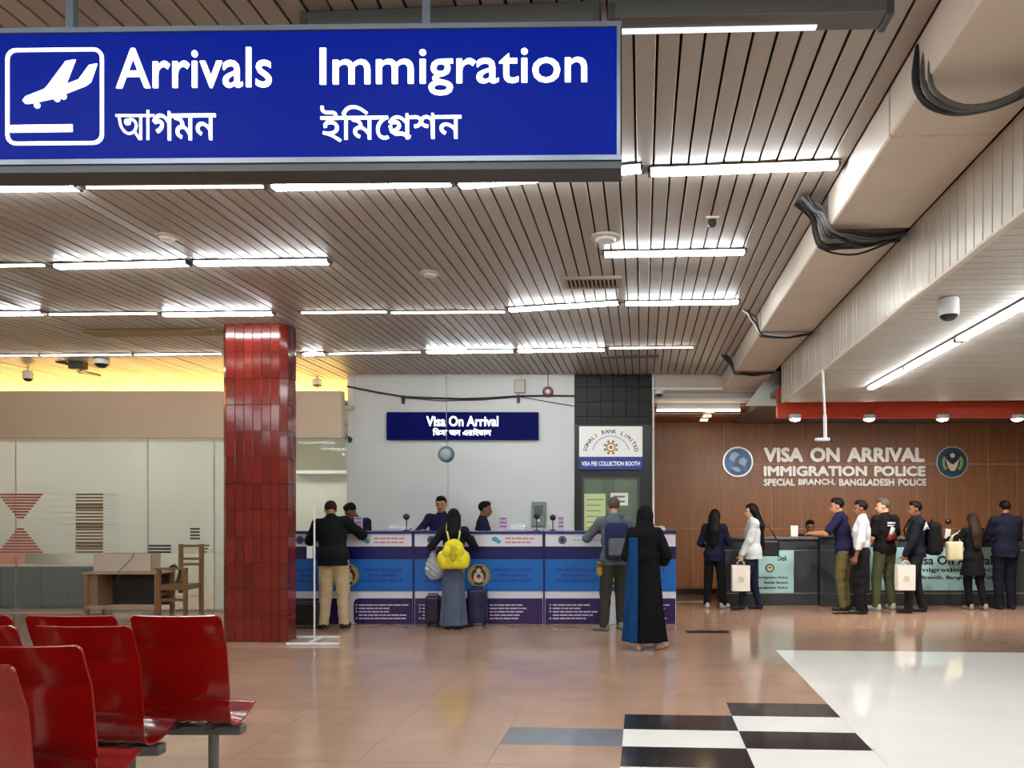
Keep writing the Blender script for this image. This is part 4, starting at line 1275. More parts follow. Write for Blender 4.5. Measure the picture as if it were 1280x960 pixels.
def emblem(u, v, r, kind, label):
    c = bk(u, v, LY)
    o = thing('wall_emblem', label, 'emblem', (c.x, LY, c.z - r))
    mb = MB(); disc(mb, c.x, c.z, LY, r, .04, 36); mb.build('plate', mat('emblem_rim_silver', (196, 202, 204), .3, .6), o)
    if kind == 0:
        mb = MB(); disc(mb, c.x, c.z, LY - .04, r * .9, .008, 36); g = mb.build('globe', mat('globe_blue', (52, 76, 108), .3, .4, var=.35, scale=6), o)
        mb = MB()
        mb.prism([(c.x + x * r, c.z + z * r) for x, z in ((-.6, .2), (-.3, .0), (-.1, .3), (.1, .5), (-.2, .65), (-.45, .55))], LY - .054, LY - .048)
        mb.prism([(c.x + x * r, c.z + z * r) for x, z in ((.05, -.1), (.45, -.3), (.6, .1), (.35, .3), (.1, .15))], LY - .054, LY - .048)
        mb.prism([(c.x + x * r, c.z + z * r) for x, z in ((-.5, -.35), (-.1, -.65), (.2, -.6), (.0, -.35))], LY - .054, LY - .048)
        tag(mb.build('land', mat('globe_silver', (122, 142, 158), .35, .5), g), kind='stuff')
    else:
        mb = MB(); disc(mb, c.x, c.z, LY - .04, r * .93, .008, 36); g = mb.build('field', mat('badge_teal', (28, 72, 92), .4), o)
        mb = MB(); disc(mb, c.x, c.z, LY - .048, r * .68, .004, 28); mb.build('inner_field', mat('badge_navy', (22, 44, 60), .4), g)
        for s in (-1, 1):
            mb = MB(); disc(mb, c.x, c.z, LY - .052, r * .66, .004, 10, R(90 + s * 55), R(90 + s * 140), r * .48); mb.build('wreath', mat('badge_green', (150, 170, 80), .5), g)
        mb = MB()
        mb.prism([(c.x + x * r, c.z + z * r) for x, z in ((-.42, .2), (-.3, -.25), (-.12, -.55), (.12, -.55), (.3, -.25), (.42, .2), (.2, -.02), (0, -.16), (-.2, -.02))], LY - .058, LY - .048)
        disc(mb, c.x, c.z + r * .42, LY - .048, r * .15, .008, 14)
        tag(mb.build('white_figure', M_ewhite, g), kind='stuff')
        mb = MB(); mb.prism([(c.x + x * r, c.z + z * r) for x, z in ((-.2, .1), (0, -.06), (.2, .1), (0, .24))], LY - .06, LY - .05); mb.build('dark_figure', M_black, g)
emblem(922, 577.5, .285, 0, 'round silver blue globe emblem left of the wall letters')
emblem(1189, 578, .3, 1, 'round green and white police badge right of the wall letters')
# dark floor plates
for (u, v, w_, lb) in ((884, 790, .55, 'dark flat plate in the floor near the black robed woman'), (1062, 767, .5, 'dark flat plate in the floor by the white shirt man')):
    y = EYE * F / (v - PV); p = bk(u, v, y)
    o = MB().box(p.x - w_ / 2, p.x + w_ / 2, y - .09, y + .09, 0, .006, .002).build('floor_plate', mat('plate_dark', (52, 40, 36), .35, .5), label=lb, cat='plate')
frame(0)

# ================================================================== WAITING BENCHES
frame(YAW)
M_seat = mat('red_shell', (134, 9, 6), .22, coat=.4, var=.08, scale=3, spec=.5)
M_beam = mat('bench_steel', (120, 126, 126), .35, .6)
def seat_mesh():
    # side profile, y forward, z up; top of the back to the front lip
    key = [(-.135, 1.0), (-.114, .94), (-.09, .875), (-.074, .84), (-.064, .8), (-.052, .7), (-.038, .58), (-.024, .48), (-.01, .42), (.02, .392), (.07, .384), (.13, .392), (.2, .416), (.255, .445), (.28, .45), (.3, .436)]
    P = []
    for i in range(len(key) - 1):
        for t in (0, .34, .67):
            a = [Vector((0,) + key[max(0, min(len(key) - 1, i + d))]) for d in (-1, 0, 1, 2)]
            P.append(.5 * ((2 * a[1]) + (a[2] - a[0]) * t + (2 * a[0] - 5 * a[1] + 4 * a[2] - a[3]) * t * t + (-a[0] + 3 * a[1] - 3 * a[2] + a[3]) * t ** 3))
    P.append(Vector((0,) + key[-1]))
    n = len(P)
    L = [0]
    for i in range(1, n): L.append(L[-1] + (P[i] - P[i - 1]).length)
    nx = 33
    v0 = []; v1 = []
    for i in range(n):
        t = (P[min(i + 1, n - 1)] - P[max(i - 1, 0)]).normalized()
        nn = Vector((0, -t.z, t.y))          # towards the back / underside
        if nn.y > 0 and i < 20: nn = -nn
        hw = .24
        rr = .022
        for dd in (L[i], L[-1] - L[i]):
            if dd < rr: hw -= rr - math.sqrt(max(0, rr * rr - (rr - dd) ** 2))
        amp = .011 * math.exp(-((L[i] - .66) / .05) ** 2)
        for k in range(nx):
            s = -1 + 2 * k / (nx - 1)
            x = s * hw
            bend = .012 * (s * s)             # edges curl forward
            rip = amp * (math.cos(x / .24 * PI * 5) * .5 + .5)
            base = P[i] + Vector((x, 0, 0)) - nn * bend + nn * rip
            v0.append(base); v1.append(base + nn * .011)
    vs_ = v0 + v1; N = n * nx
    fs = []
    for i in range(n - 1):
        for k in range(nx - 1):
            a = i * nx + k
            fs.append((a, a + 1, a + nx + 1, a + nx)); fs.append((N + a, N + a + nx, N + a + nx + 1, N + a + 1))
    for i in range(n - 1):
        for k in (0, nx - 1):
            a, b = i * nx + k, (i + 1) * nx + k
            fs.append((a, b, N + b, N + a) if k == 0 else (a, N + a, N + b, b))
    for k in range(nx - 1):
        a = k; fs.append((a, N + a, N + a + 1, a + 1))
        a = (n - 1) * nx + k; fs.append((a, a + 1, N + a + 1, N + a))
    return vs_, fs
SV, SF = seat_mesh()
SEAT = None
def bench(xr_, y, nseat, label):
    """xr_: right edge of the last seat; y: depth of the top of the backs"""
    global SEAT
    yo = y + .135
    o = thing('waiting_bench', label, 'bench', (xr_ - nseat * .28, yo, 0), 'red waiting benches')
    x0 = xr_ - (nseat - 1) * .556 - .48
    for k in range(nseat):
        xc = xr_ - .24 - k * .556
        if SEAT is None:
            s = MB().add(SV, SF).build('seat_shell', M_seat, o, local=True, smooth=True); SEAT = s.data
            s.data.set_sharp_from_angle(angle=R(60))
        else:
            s = bpy.data.objects.new('seat_shell', SEAT); COL.objects.link(s); s.parent = o
        s.location = Vector((xc, yo, 0)) - WL[o.name]
        for d in (-.1, .1):
            box('bracket', M_dgrey, xc + d - .02, xc + d + .02, yo + .02, yo + .3, .352, .39, o)
    box('beam', M_beam, x0 + .1, xr_ + .0 - .0, yo + .1, yo + .17, .30, .352, o, bev=.004)
    for xp in ((xr_ - .17), x0 + .3):
        tube('post', M_beam, [(xp, yo + .135, .03), (xp, yo + .135, .31)], .028, o, 16)
        box('foot', M_beam, xp - .03, xp + .03, yo + .02, yo + .25, 0, .035, o, bev=.008)
    return o
for (u, v, n, lb) in ((275, 770, 4, 'red plastic bench in the farthest row, its end seat fully visible'), (163, 783, 3, 'red plastic bench in the second farthest row'),
                      (100, 808, 3, 'red plastic bench in the second nearest row, its backrest cut by the left edge'), (15, 832, 2, 'red plastic bench nearest the camera, only a sliver in frame')):
    y = .55 * F / (v - PV)
    bench(bk(u, v, y).x, y, n, lb)
frame(0)

# ================================================================== PEOPLE
# bodies and clothes are grown as smooth unions of tapered limbs, then meshed as one surface
def V3(*a): return np.array(a, float)
def rc(a, b, ra, rb, k=.03, flat=None):
    return ('rc', np.array(a, float), np.array(b, float), ra, rb, k, flat)
def el(c, r, M=None, k=.02):
    return ('el', np.array(c, float), np.array(r, float), np.eye(3) if M is None else M, k)
def rbx(c, hlf, r, M=None, k=.015):
    return ('rb', np.array(c, float), np.array(hlf, float), r, np.eye(3) if M is None else M, k)
def skirt(z0, z1, r0, r1, ay=.8, folds=0, amp=0.0, c=(0, 0), k=.02, ph=0.0):
    """flared tube from z0 (radius r0, bottom) to z1 (radius r1, top)"""
    return ('sk', z0, z1, r0, r1, ay, folds, amp, c, k, ph)
def pbox(p):
    if p[0] == 'rc':
        m = max(p[3], p[4]) * (1.0 if not p[6] else 1.0)
        return np.minimum(p[1], p[2]) - m, np.maximum(p[1], p[2]) + m, p[5]
    if p[0] == 'el':
        m = p[2].max(); return p[1] - m, p[1] + m, p[4]
    if p[0] == 'rb':
        m = np.linalg.norm(p[2]) + p[3] * 0; return p[1] - m, p[1] + m, p[5]
    m = max(p[3], p[4]) + p[7]
    return V3(p[8][0] - m, p[8][1] - m, p[1]), V3(p[8][0] + m, p[8][1] + m, p[2]), p[9]
def peval(p, X, Y, Z):
    if p[0] == 'rc':
        _, a, b, ra, rb_, k, flat = p
        if flat is not None:
            dv, f = flat
            dv = np.array(dv, float)
            s = (X - a[0]) * dv[0] + (Y - a[1]) * dv[1] + (Z - a[2]) * dv[2]
            g = 1 / f - 1
            sb = float(np.dot(b - a, dv))
            b = b + dv * sb * g
            X = X + dv[0] * s * g; Y = Y + dv[1] * s * g; Z = Z + dv[2] * s * g
        ba = b - a
        t = ((X - a[0]) * ba[0] + (Y - a[1]) * ba[1] + (Z - a[2]) * ba[2]) / max(1e-9, float(ba @ ba))
        t = np.clip(t, 0, 1)
        d = np.sqrt((X - a[0] - t * ba[0]) ** 2 + (Y - a[1] - t * ba[1]) ** 2 + (Z - a[2] - t * ba[2]) ** 2)
        return d - (ra + (rb_ - ra) * t)
    if p[0] in ('el', 'rb'):
        c = p[1]; M = p[3] if p[0] == 'el' else p[4]
        x, y, z = X - c[0], Y - c[1], Z - c[2]
        q = [M[0, i] * x + M[1, i] * y + M[2, i] * z for i in range(3)]
        if p[0] == 'el':
            r = p[2]
            k0 = np.sqrt((q[0] / r[0]) ** 2 + (q[1] / r[1]) ** 2 + (q[2] / r[2]) ** 2)
            k1 = np.sqrt((q[0] / r[0] ** 2) ** 2 + (q[1] / r[1] ** 2) ** 2 + (q[2] / r[2] ** 2) ** 2) + 1e-9
            return k0 * (k0 - 1) / k1
        hlf, r = p[2], p[3]
        w_ = [np.abs(q[i]) - (hlf[i] - r) for i in range(3)]
        return np.sqrt(sum(np.maximum(v, 0) ** 2 for v in w_)) + np.minimum(np.maximum(np.maximum(w_[0], w_[1]), w_[2]), 0) - r
    _, z0, z1, r0, r1, ay, folds, amp, c, k, ph = p
    t = np.clip((Z - z0) / (z1 - z0), 0, 1)
    x, y = X - c[0], (Y - c[1]) / ay
    rr = r0 + (r1 - r0) * t ** .7
    if folds:
        an = np.arctan2(y, x)
        rr = rr + amp * (1 - t) * (np.cos(folds * an + ph) + .5 * np.cos((folds * 2 + 1) * an + 1.3 + ph))
    d = np.sqrt(x * x + y * y) - rr
    return np.maximum(np.maximum(d * .9, z0 - Z), Z - z1)

def grow(prims, h=.012, cuts=(), subs=()):
    lo = np.min([pbox(p)[0] for p in prims], 0) - .04
    hi = np.max([pbox(p)[1] for p in prims], 0) + .04
    n = np.ceil((hi - lo) / h).astype(int) + 1
    ax = [lo[i] + h * np.arange(n[i]) for i in range(3)]
    D = np.full(n, 9.0, np.float32)
    def sub(p, neg=False):
        a, b, k = pbox(p)
        i0 = np.clip(((a - k - .03 - lo) / h).astype(int), 0, n); i1 = np.clip(((b + k + .03 - lo) / h).astype(int) + 2, 0, n)
        if np.any(i1 <= i0): return
        sl = tuple(slice(i0[i], i1[i]) for i in range(3))
        d = peval(p, ax[0][sl[0]][:, None, None], ax[1][sl[1]][None, :, None], ax[2][sl[2]][None, None, :])
        B = D[sl]
        if neg:
            D[sl] = np.maximum(B, -d)
        else:
            hh = np.clip(.5 + .5 * (B - d) / k, 0, 1)
            D[sl] = B * (1 - hh) + d * hh - k * hh * (1 - hh)
    for p in prims: sub(p)
    for p in subs: sub(p, True)
    X, Y, Z = ax[0][:, None, None], ax[1][None, :, None], ax[2][None, None, :]
    for c in cuts:
        D = np.maximum(D, c(X, Y, Z).astype(np.float32))
    # surface nets
    S = D < 0
    C = np.zeros([m - 1 for m in n], np.int8)
    offs = [(i, j, k) for i in (0, 1) for j in (0, 1) for k in (0, 1)]
    for (i, j, k) in offs:
        C += S[i:n[0] - 1 + i, j:n[1] - 1 + j, k:n[2] - 1 + k]
    act = np.argwhere((C > 0) & (C < 8))
    idx = -np.ones(C.shape, np.int64)
    idx[act[:, 0], act[:, 1], act[:, 2]] = np.arange(len(act))
    val = {o: D[act[:, 0] + o[0], act[:, 1] + o[1], act[:, 2] + o[2]] for o in offs}
    acc = np.zeros((len(act), 3)); cnt = np.zeros(len(act))
    for o in offs:
        for d in range(3):
            if o[d] == 0:
                o2 = tuple(1 if q == d else o[q] for q in range(3))
                va, vb = val[o], val[o2]
                m = (va < 0) != (vb < 0)
                t = np.where(m, va / np.where(m, va - vb, 1), 0)
                P = np.tile(np.array(o, float), (len(act), 1)); P[:, d] += t
                acc[m] += P[m]; cnt[m] += 1
    vs = lo + (act + acc / cnt[:, None]) * h
    fs = []
    for d in range(3):
        e1, e2 = (d + 1) % 3, (d + 2) % 3
        sl0 = [slice(None)] * 3; sl1 = [slice(None)] * 3
        sl0[d] = slice(0, n[d] - 1); sl1[d] = slice(1, n[d])
        A, B = S[tuple(sl0)], S[tuple(sl1)]
        E = np.argwhere(A != B)
        E = E[(E[:, e1] > 0) & (E[:, e2] > 0) & (E[:, e1] < n[e1] - 1) & (E[:, e2] < n[e2] - 1)]
        inside = A[E[:, 0], E[:, 1], E[:, 2]]
        def at(d1, d2):
            q = E.copy(); q[:, e1] += d1; q[:, e2] += d2
            return idx[q[:, 0], q[:, 1], q[:, 2]]
        q = np.stack([at(-1, -1), at(0, -1), at(0, 0), at(-1, 0)], 1)
        q[~inside] = q[~inside][:, ::-1]
        fs.append(q)
    fs = np.concatenate(fs)
    fs = fs[(fs >= 0).all(1)]
    return vs, fs
def np_mesh(name, vs, fs, m, parent, scale=1.0, extra=None, tris=None, **k):
    """vs, fs in the parent's local space; extra = an MB whose faces are joined in"""
    vs = np.asarray(vs, float); fl = fs.tolist() if hasattr(fs, 'tolist') else list(fs)
    if extra is not None and extra.n:
        o = len(vs); vs = np.concatenate([vs, np.array(extra.v, float)]); fl = fl + [tuple(i + o for i in f) for f in extra.f]
    me = bpy.data.meshes.new(name)
    me.from_pydata((vs * scale).tolist(), [], fl)
    me.polygons.foreach_set('use_smooth', [True] * len(me.polygons))
    me.materials.append(m); me.update()
    o = bpy.data.objects.new(name, me); COL.objects.link(o); o.parent = parent
    WL[o.name] = WL.get(parent.name, Vector((0, 0, 0)))
    return tag(o, **k)

def rot(ax, a):
    c, s = math.cos(a), math.sin(a)
    if ax == 'x': return np.array([[1, 0, 0], [0, c, -s], [0, s, c]])
    if ax == 'y': return np.array([[c, 0, s], [0, 1, 0], [-s, 0, c]])
    return np.array([[c, -s, 0], [s, c, 0], [0, 0, 1]])
def unit(v):
    v = np.array(v, float); return v / (np.linalg.norm(v) + 1e-9)
def ik(a, t, l1, l2, hint):
    a, t = np.array(a, float), np.array(t, float)
    d = t - a; L = np.linalg.norm(d)
    mx = (l1 + l2) * .995
    if L > mx: t = a + d / L * mx; d = t - a; L = mx
    u_ = d / L
    x = (l1 * l1 - l2 * l2 + L * L) / (2 * L)
    hgt = math.sqrt(max(0, l1 * l1 - x * x))
    hv = np.array(hint, float); hv = hv - u_ * (hv @ u_); hv = unit(hv)
    return a + u_ * x + hv * hgt, t

def cloth(name, c, rough=.85, var=.12, scale=9):
    return mat('cloth_' + name, c, rough, var=var, scale=scale, bump=.25, spec=.2)
SKIN = {k: mat('skin_' + k, c, .5, spec=.35) for k, c in {'light': (206, 160, 132), 'tan': (176, 124, 92), 'brown': (132, 86, 60), 'dark': (92, 58, 42)}.items()}
M_hair = mat('hair_black', (12, 10, 10), .6, var=.3, scale=30, spec=.15)
M_hbr = mat('hair_brown', (44, 30, 24), .6, var=.3, scale=30, spec=.15)
M_hgr = mat('hair_grey', (88, 78, 68), .7, var=.3, scale=30, spec=.15)
M_eye = mat('eye_dark', (24, 18, 16), .2)
M_eyew = mat('eye_white', (214, 206, 196), .3)
M_lip = mat('lips', (134, 70, 62), .5)
M_shoe = mat('shoe_black', (20, 19, 20), .35)
M_shoew = mat('shoe_white', (206, 202, 196), .5)

def person(label, u, y, face, h, skin, hair, top, bottom, shoes=None, lean=0, twist=0, side=0.0, head=(0, 0), lh=None, rh=None, lhint=(-.35, -.5, -.8), rhint=(.35, -.5, -.8),
           feet=((-.1, 0, 8), (.1, 0, -8)), female=False, hipz=.93, hairkind='short', features=False, curl=(.35, .35), lhd=None, rhd=None, fat=1.0, moustache=False, hairlen=.35, group=None):
    """a figure that faces +Y before it is turned by face (degrees, counter-clockwise); hand targets in metres in its own frame"""
    s = h / 1.75
    root = thing('person', label, 'person', (bk(u, 0, y).x, y, 0), group, rz=R(face))
    dz_ = hipz - .93
    La = R(lean)
    Rt = rot('x', -La) @ rot('y', R(side)) @ rot('z', R(twist))
    hipc = V3(0, 0, .93 + dz_)
    up = lambda x, yy, z: hipc + Rt @ V3(x, yy, z - .93)
    fw = Rt @ V3(0, 1, 0)
    sh = (.152 if female else .178) * fat ** .3
    SL, SR = up(-sh, -.01, 1.415), up(sh, -.01, 1.415)
    nb = up(0, -.015, 1.465)
    Hm = rot('z', R(head[0])) @ rot('x', -R(head[1]))
    hc = nb + unit(Rt @ V3(0, .0, 1)) * .07 + Hm @ V3(0, .03, .09)
    hl = lambda x, yy, z: hc + Hm @ V3(x, yy, z)
    lh = V3(-.235, .03, .86) if lh is None else np.array(lh) / s
    rh = V3(.235, .03, .86) if rh is None else np.array(rh) / s
    if lean and False: pass
    EL, WLh = ik(SL, lh, .29, .255, Rt @ np.array(lhint)); ER, WRh = ik(SR, rh, .29, .255, Rt @ np.array(rhint))
    ft = [V3(f[0], f[1], .085) / V3(s, s, 1) for f in feet]
    HL, HR = V3(-.088, 0, .9 + dz_), V3(.088, 0, .9 + dz_)
    KL, AL = ik(HL, ft[0], .412, .408, (0, 1, 0)); KR, AR = ik(HR, ft[1], .412, .408, (0, 1, 0))
    toe = []
    for A_, f in ((AL, feet[0]), (AR, feet[1])):
        d = rot('z', R(f[2])) @ V3(0, 1, 0); toe.append((A_, d))
    g = .92 if female else 1.0
    # ---- body: one continuous surface from head to feet
    P = []
    tw, tc = .118 * fat * g, .142 * fat * g
    P += [rc(up(0, 0, .97), up(0, 0, 1.27), tw, tc, .04, (fw, .74)), rc(up(0, 0, 1.27), up(0, -.01, 1.37), tc, .10, .04, (fw, .72)),
          rc(V3(-.055, 0, .93 + dz_), V3(.055, 0, .93 + dz_), .105 * fat, .105 * fat, .04), rc(SL, SR, .045, .045, .04), rc(up(0, -.01, 1.4), nb, .08, .056, .03)]
    for H_, K_, A_ in ((HL, KL, AL), (HR, KR, AR)):
        P += [rc(H_, K_, .078 * g, .052, .03), rc(K_, K_ * .55 + A_ * .45 + V3(0, -.012, 0), .05, .05, .02), rc(K_ * .6 + A_ * .4, A_, .047, .034, .02)]
    for (A_, d) in toe:
        P += [rc(A_ - d * .03 + V3(0, 0, -.045), A_ + d * .13 + V3(0, 0, -.058), .034, .024, .02)]
    hands = []
    ex = MB()
    for sd, S_, E_, W_, hd, cu in ((-1, SL, EL, WLh, lhd, curl[0]), (1, SR, ER, WRh, rhd, curl[1])):
        P += [rc(S_, E_, .046 * g, .037 * g, .03), rc(E_, W_, .037 * g, .025, .015)]
        d = unit(W_ - E_) if hd is None else unit(hd)
        n_ = V3(-sd, 0, 0) if abs(d[2]) > .6 else V3(0, 0, -1)
        n_ = unit(n_ - d * (n_ @ d))
        t = np.cross(d, n_) * sd          # towards the thumb
        Mh = np.stack([t, d, n_], 1)
        pc = W_ + d * .05
        P.append(el(pc, (.039, .056, .017), Mh, .012))
        hands.append((W_, d, n_, t))
        for q, (o_, L_) in enumerate(((.03, .07), (.0105, .08), (-.0095, .075), (-.028, .058))):
            b0 = W_ + d * (.085 - .004 * abs(q - 1)) + t * o_
            pts = [b0 - d * .02, b0]; rs = [.0095, .0095]
            for j, (fr, aa) in enumerate(((.42, 1.0), (.33, 2.3), (.25, 3.3))):
                an = cu * aa
                pts.append(pts[-1] + (d * math.cos(an) + n_ * math.sin(an)) * L_ * fr); rs.append(.0088 - .0011 * j)
            ex.tube([Vector(p_) for p_ in pts], rs, 6)
        b0 = W_ + d * .03 + t * .028
        dd = unit(d * .65 + t * .7 + n_ * .15)
        pts = [b0 - dd * .012, b0 + dd * .015, b0 + dd * .045, b0 + dd * .045 + unit(d * .8 + t * .25 + n_ * (.2 + cu)) * .03]
        ex.tube([Vector(p_) for p_ in pts], [.012, .0125, .0105, .008], 6)
    P += [rc(nb + (hc - nb) * .0, hl(0, -.02, -.045), .055 * g, .05 * g, .025),
          el(hl(0, -.012, .032), (.074, .094, .088), Hm, .02), el(hl(0, .026, -.03), (.058, .07, .084), Hm, .025), el(hl(0, .046, -.08), (.038, .04, .032), Hm, .025),
          rc(hl(0, .092, .0), hl(0, .108, -.034), .008, .014, .012), el(hl(0, .083, .026), (.046, .013, .010), Hm, .012),
          el(hl(-.076, -.006, -.012), (.010, .02, .03), Hm, .008), el(hl(.076, -.006, -.012), (.010, .02, .03), Hm, .008), el(hl(0, .092, -.062), (.022, .012, .012), Hm, .01)]
    vs, fs = grow(P, .0115)
    np_mesh('body', vs, fs, SKIN[skin], root, s, ex)
    if features:
        for sd in (-1, 1):
            c = hl(sd * .029, .083, .004)
            e_, f_ = grow([el(c, (.013, .009, .008), Hm)], .004); np_mesh('eye', e_, f_, M_eye, root, s)
            e_, f_ = grow([el(hl(sd * .03, .09, .024), (.02, .006, .005), Hm)], .004); np_mesh('eyebrow', e_, f_, hair, root, s)
        e_, f_ = grow([el(hl(0, .1, -.062), (.022, .007, .007), Hm)], .004); np_mesh('mouth', e_, f_, M_lip, root, s)
        if moustache:
            e_, f_ = grow([el(hl(0, .104, -.048), (.03, .008, .008), Hm)], .005); np_mesh('moustache', e_, f_, hair, root, s)
    # ---- hair
    def loc(X, Y, Z):
        x, yy, z = X - hc[0], Y - hc[1], Z - hc[2]
        return [Hm[0, i] * x + Hm[1, i] * yy + Hm[2, i] * z for i in range(3)]
    def facecut(X, Y, Z):
        q = loc(X, Y, Z); return np.minimum(q[1] - .035, .058 + .1 * (.1 - q[1]) - q[2])
    def sidecut(X, Y, Z):
        q = loc(X, Y, Z); return np.maximum(-.062 - q[2], np.minimum(.012 - q[2] - (q[1] + .02) * -.4, q[1] + .022))
    if hairkind == 'short':
        hv, hf = grow([el(hl(0, -.013, .037), (.082, .102, .092), Hm), el(hl(0, .03, .1), (.06, .05, .03), Hm, .02)], .009, (facecut, sidecut))
        np_mesh('hair', hv, hf, hair, root, s)
    elif hairkind == 'bald':
        pass
    elif hairkind == 'long':
        bkp = hl(0, -.07, -.05)
        end = up(0, -.155, 1.44 - hairlen)
        pr = [el(hl(0, -.014, .036), (.086, .106, .095), Hm), rc(hl(-.055, -.035, .0), bkp + V3(-.035, -.02, -.12), .05, .05, .03), rc(hl(.055, -.035, .0), bkp + V3(.035, -.02, -.12), .05, .05, .03),
              rc(bkp, up(0, -.13, 1.36), .09, .105, .04, (fw, .6)), rc(up(0, -.13, 1.36), end, .105, .08, .03, (fw, .45))]
        hv, hf = grow(pr, .0095, (facecut,))
        np_mesh('hair', hv, hf, hair, root, s)
    elif hairkind == 'scarf':
        pr = [el(hl(0, -.012, .03), (.096, .116, .108), Hm), rc(hl(0, -.03, -.05), up(0, -.03, 1.38), .098, .15, .06), rc(up(-.12, -.03, 1.38), up(.12, -.03, 1.38), .08, .08, .05), rc(up(0, -.06, 1.36), up(0, -.1, 1.15), .15, .12, .05, (fw, .6))]
        hv, hf = grow(pr, .011, (lambda X, Y, Z: np.minimum(np.minimum(loc(X, Y, Z)[1] - .06, .07 - loc(X, Y, Z)[2]), loc(X, Y, Z)[2] + .11),))
        np_mesh('headscarf', hv, hf, hair, root, s)
    # ---- upper garment
    if top:
        i_ = top.get('inf', .016); hem = top.get('hem', .9) + dz_; ln = top.get('sleeve', 'long')
        q = []
        q += [rc(up(0, 0, .97), up(0, 0, 1.27), tw + i_ + .004, tc + i_, .04, (fw, .78)), rc(up(0, 0, 1.27), up(0, -.01, 1.37), tc + i_, .10 + i_, .04, (fw, .76)),
              rc(SL, SR, .048 + i_, .048 + i_, .05), rc(up(0, -.01, 1.4), nb + (hc - nb) * .12, .086 + i_ * .6, .06 + i_ * .5, .03)]
        if hem < .97 + dz_:
            q.append(rc(up(-.055, 0, .95), up(.055, 0, .95), .112 * fat + i_, .112 * fat + i_, .05))
            fl_ = top.get('flare', .012)
            q.append(skirt(hem - .01, 1.06 + dz_, .145 * fat + i_ + fl_, .12 * fat + i_, .82, 5, .006, ph=u))
        for S_, E_, W_ in ((SL, EL, WLh), (SR, ER, WRh)):
            if ln == 'long':
                q += [rc(S_, E_, .052 * g + i_ * .7, .042 * g + i_ * .8, .03), rc(E_, E_ + (W_ - E_) * .97, .043 * g + i_ * .8, .03 + i_ * .6, .02)]
            elif ln == 'short':
                q += [rc(S_, S_ + (E_ - S_) * .72, .054 * g + i_ * .8, .05 * g + i_ * .9, .03)]
            elif ln == 'wide':
                q += [rc(S_, E_, .055 + i_ * .6, .055 + i_ * .6, .03), rc(E_, E_ + (W_ - E_) * .95, .055 + i_ * .6, .06 + i_ * .6, .02)]
        cuts = [lambda X, Y, Z: hem - Z + 0 * X + 0 * Y]
        av, af = grow(q, .0115, cuts)
        # gentle creases
        av = av + (np.sin(av[:, 2:3] * 38 + av[:, 0:1] * 21 + u) * np.sin(av[:, 1:2] * 27 + av[:, 2:3] * 11)) * .0028
        gt = np_mesh(top.get('name', 'jacket'), av, af, top['m'], root, s)
        if top.get('collar') is not None:
            cv, cf = grow([rc(nb + V3(0, 0, -.015), nb + (hc - nb) * .22, .068, .064, .01)], .009); np_mesh('collar', cv, cf, top['collar'], root, s)
    # ---- lower garment
    bk_, bm_ = bottom['kind'], bottom['m']
    if bk_ == 'trousers':
        i_ = bottom.get('inf', .014)
        q = [rc(V3(-.055, 0, .95 + dz_), V3(.055, 0, .95 + dz_), .108 * fat + i_ * .7, .108 * fat + i_ * .7, .04)]
        for H_, K_, A_ in ((HL, KL, AL), (HR, KR, AR)):
            q += [rc(H_, K_, .086 * g + i_, .062 + i_, .025), rc(K_, A_ + V3(0, -.005, -.02), .06 + i_, bottom.get('cuff', .052) + i_ * .6, .02)]
        zc_ = 1.03 + dz_
        bv, bf = grow(q, .0115, (lambda X, Y, Z: Z - zc_ + 0 * X + 0 * Y, lambda X, Y, Z: bottom.get('end', .05) - Z + 0 * X + 0 * Y))
        bv = bv + (np.sin(bv[:, 2:3] * 44 + u) * np.sin(bv[:, 0:1] * 30 + bv[:, 1:2] * 25)) * V3(.003, .003, 0)
        np_mesh('trousers', bv, bf, bm_, root, s)
    elif bk_ == 'skirt':
        q = [skirt(bottom.get('end', .06), 1.05, bottom.get('r0', .2), .135 * fat, bottom.get('ay', .78), 7, .014, k=.03, ph=u)]
        bv, bf = grow(q, .0115); np_mesh('skirt', bv, bf, bm_, root, s)
    elif bk_ == 'robe':
        q = [skirt(.1, 1.2, bottom['r0'], .17, .8, 9, .016, c=(.0, 0.0), k=.05, ph=1.0), rc(up(0, 0, 1.1), up(0, 0, 1.3), .15, .165, .05, (fw, .8)), rc(SL, SR, .075, .075, .05)]
        bv, bf = grow(q, .0125); np_mesh('robe', bv, bf, bm_, root, s)
        if bottom.get('panel') is not None:
            q = [skirt(.11, 1.37, bottom['r0'] + .012, .205, .86, 9, .016, c=(0, 0), k=.05, ph=1.0)]
            bv, bf = grow(q, .0125, (lambda X, Y, Z: X + .07 + 0 * Y + 0 * Z,)); np_mesh('side_panel', bv, bf, bottom['panel'], root, s)
    # ---- shoes
    for (A_, d), f in zip(toe, feet):
        if shoes is None: break
        hl_ = bottom.get('heel', 0)
        q = [rc(A_ - d * .035 + V3(0, 0, -.05), A_ + d * .14 + V3(0, 0, -.056), .042, .033, .02, (V3(0, 0, 1), 1.0)), rc(A_ - d * .03 + V3(0, 0, -.01), A_ - d * .025 + V3(0, 0, -.05), .042, .042, .02)]
        sv, sf_ = grow(q, .009, (lambda X, Y, Z: .0 - Z + 0 * X + 0 * Y,))
        np_mesh('shoe', sv, sf_, shoes, root, s)
    J = dict(root=root, s=s, SL=SL * s, SR=SR * s, WL=WLh * s, WR=WRh * s, hands=[tuple([W_ * s] + list(r_)) for (W_, *r_) in hands], up=lambda x, yy, z: up(x / s, yy / s, z / s) * s, hc=hc * s, Hm=Hm, face=face, u=u, y=y, fw=fw, Rt=Rt)
    return J
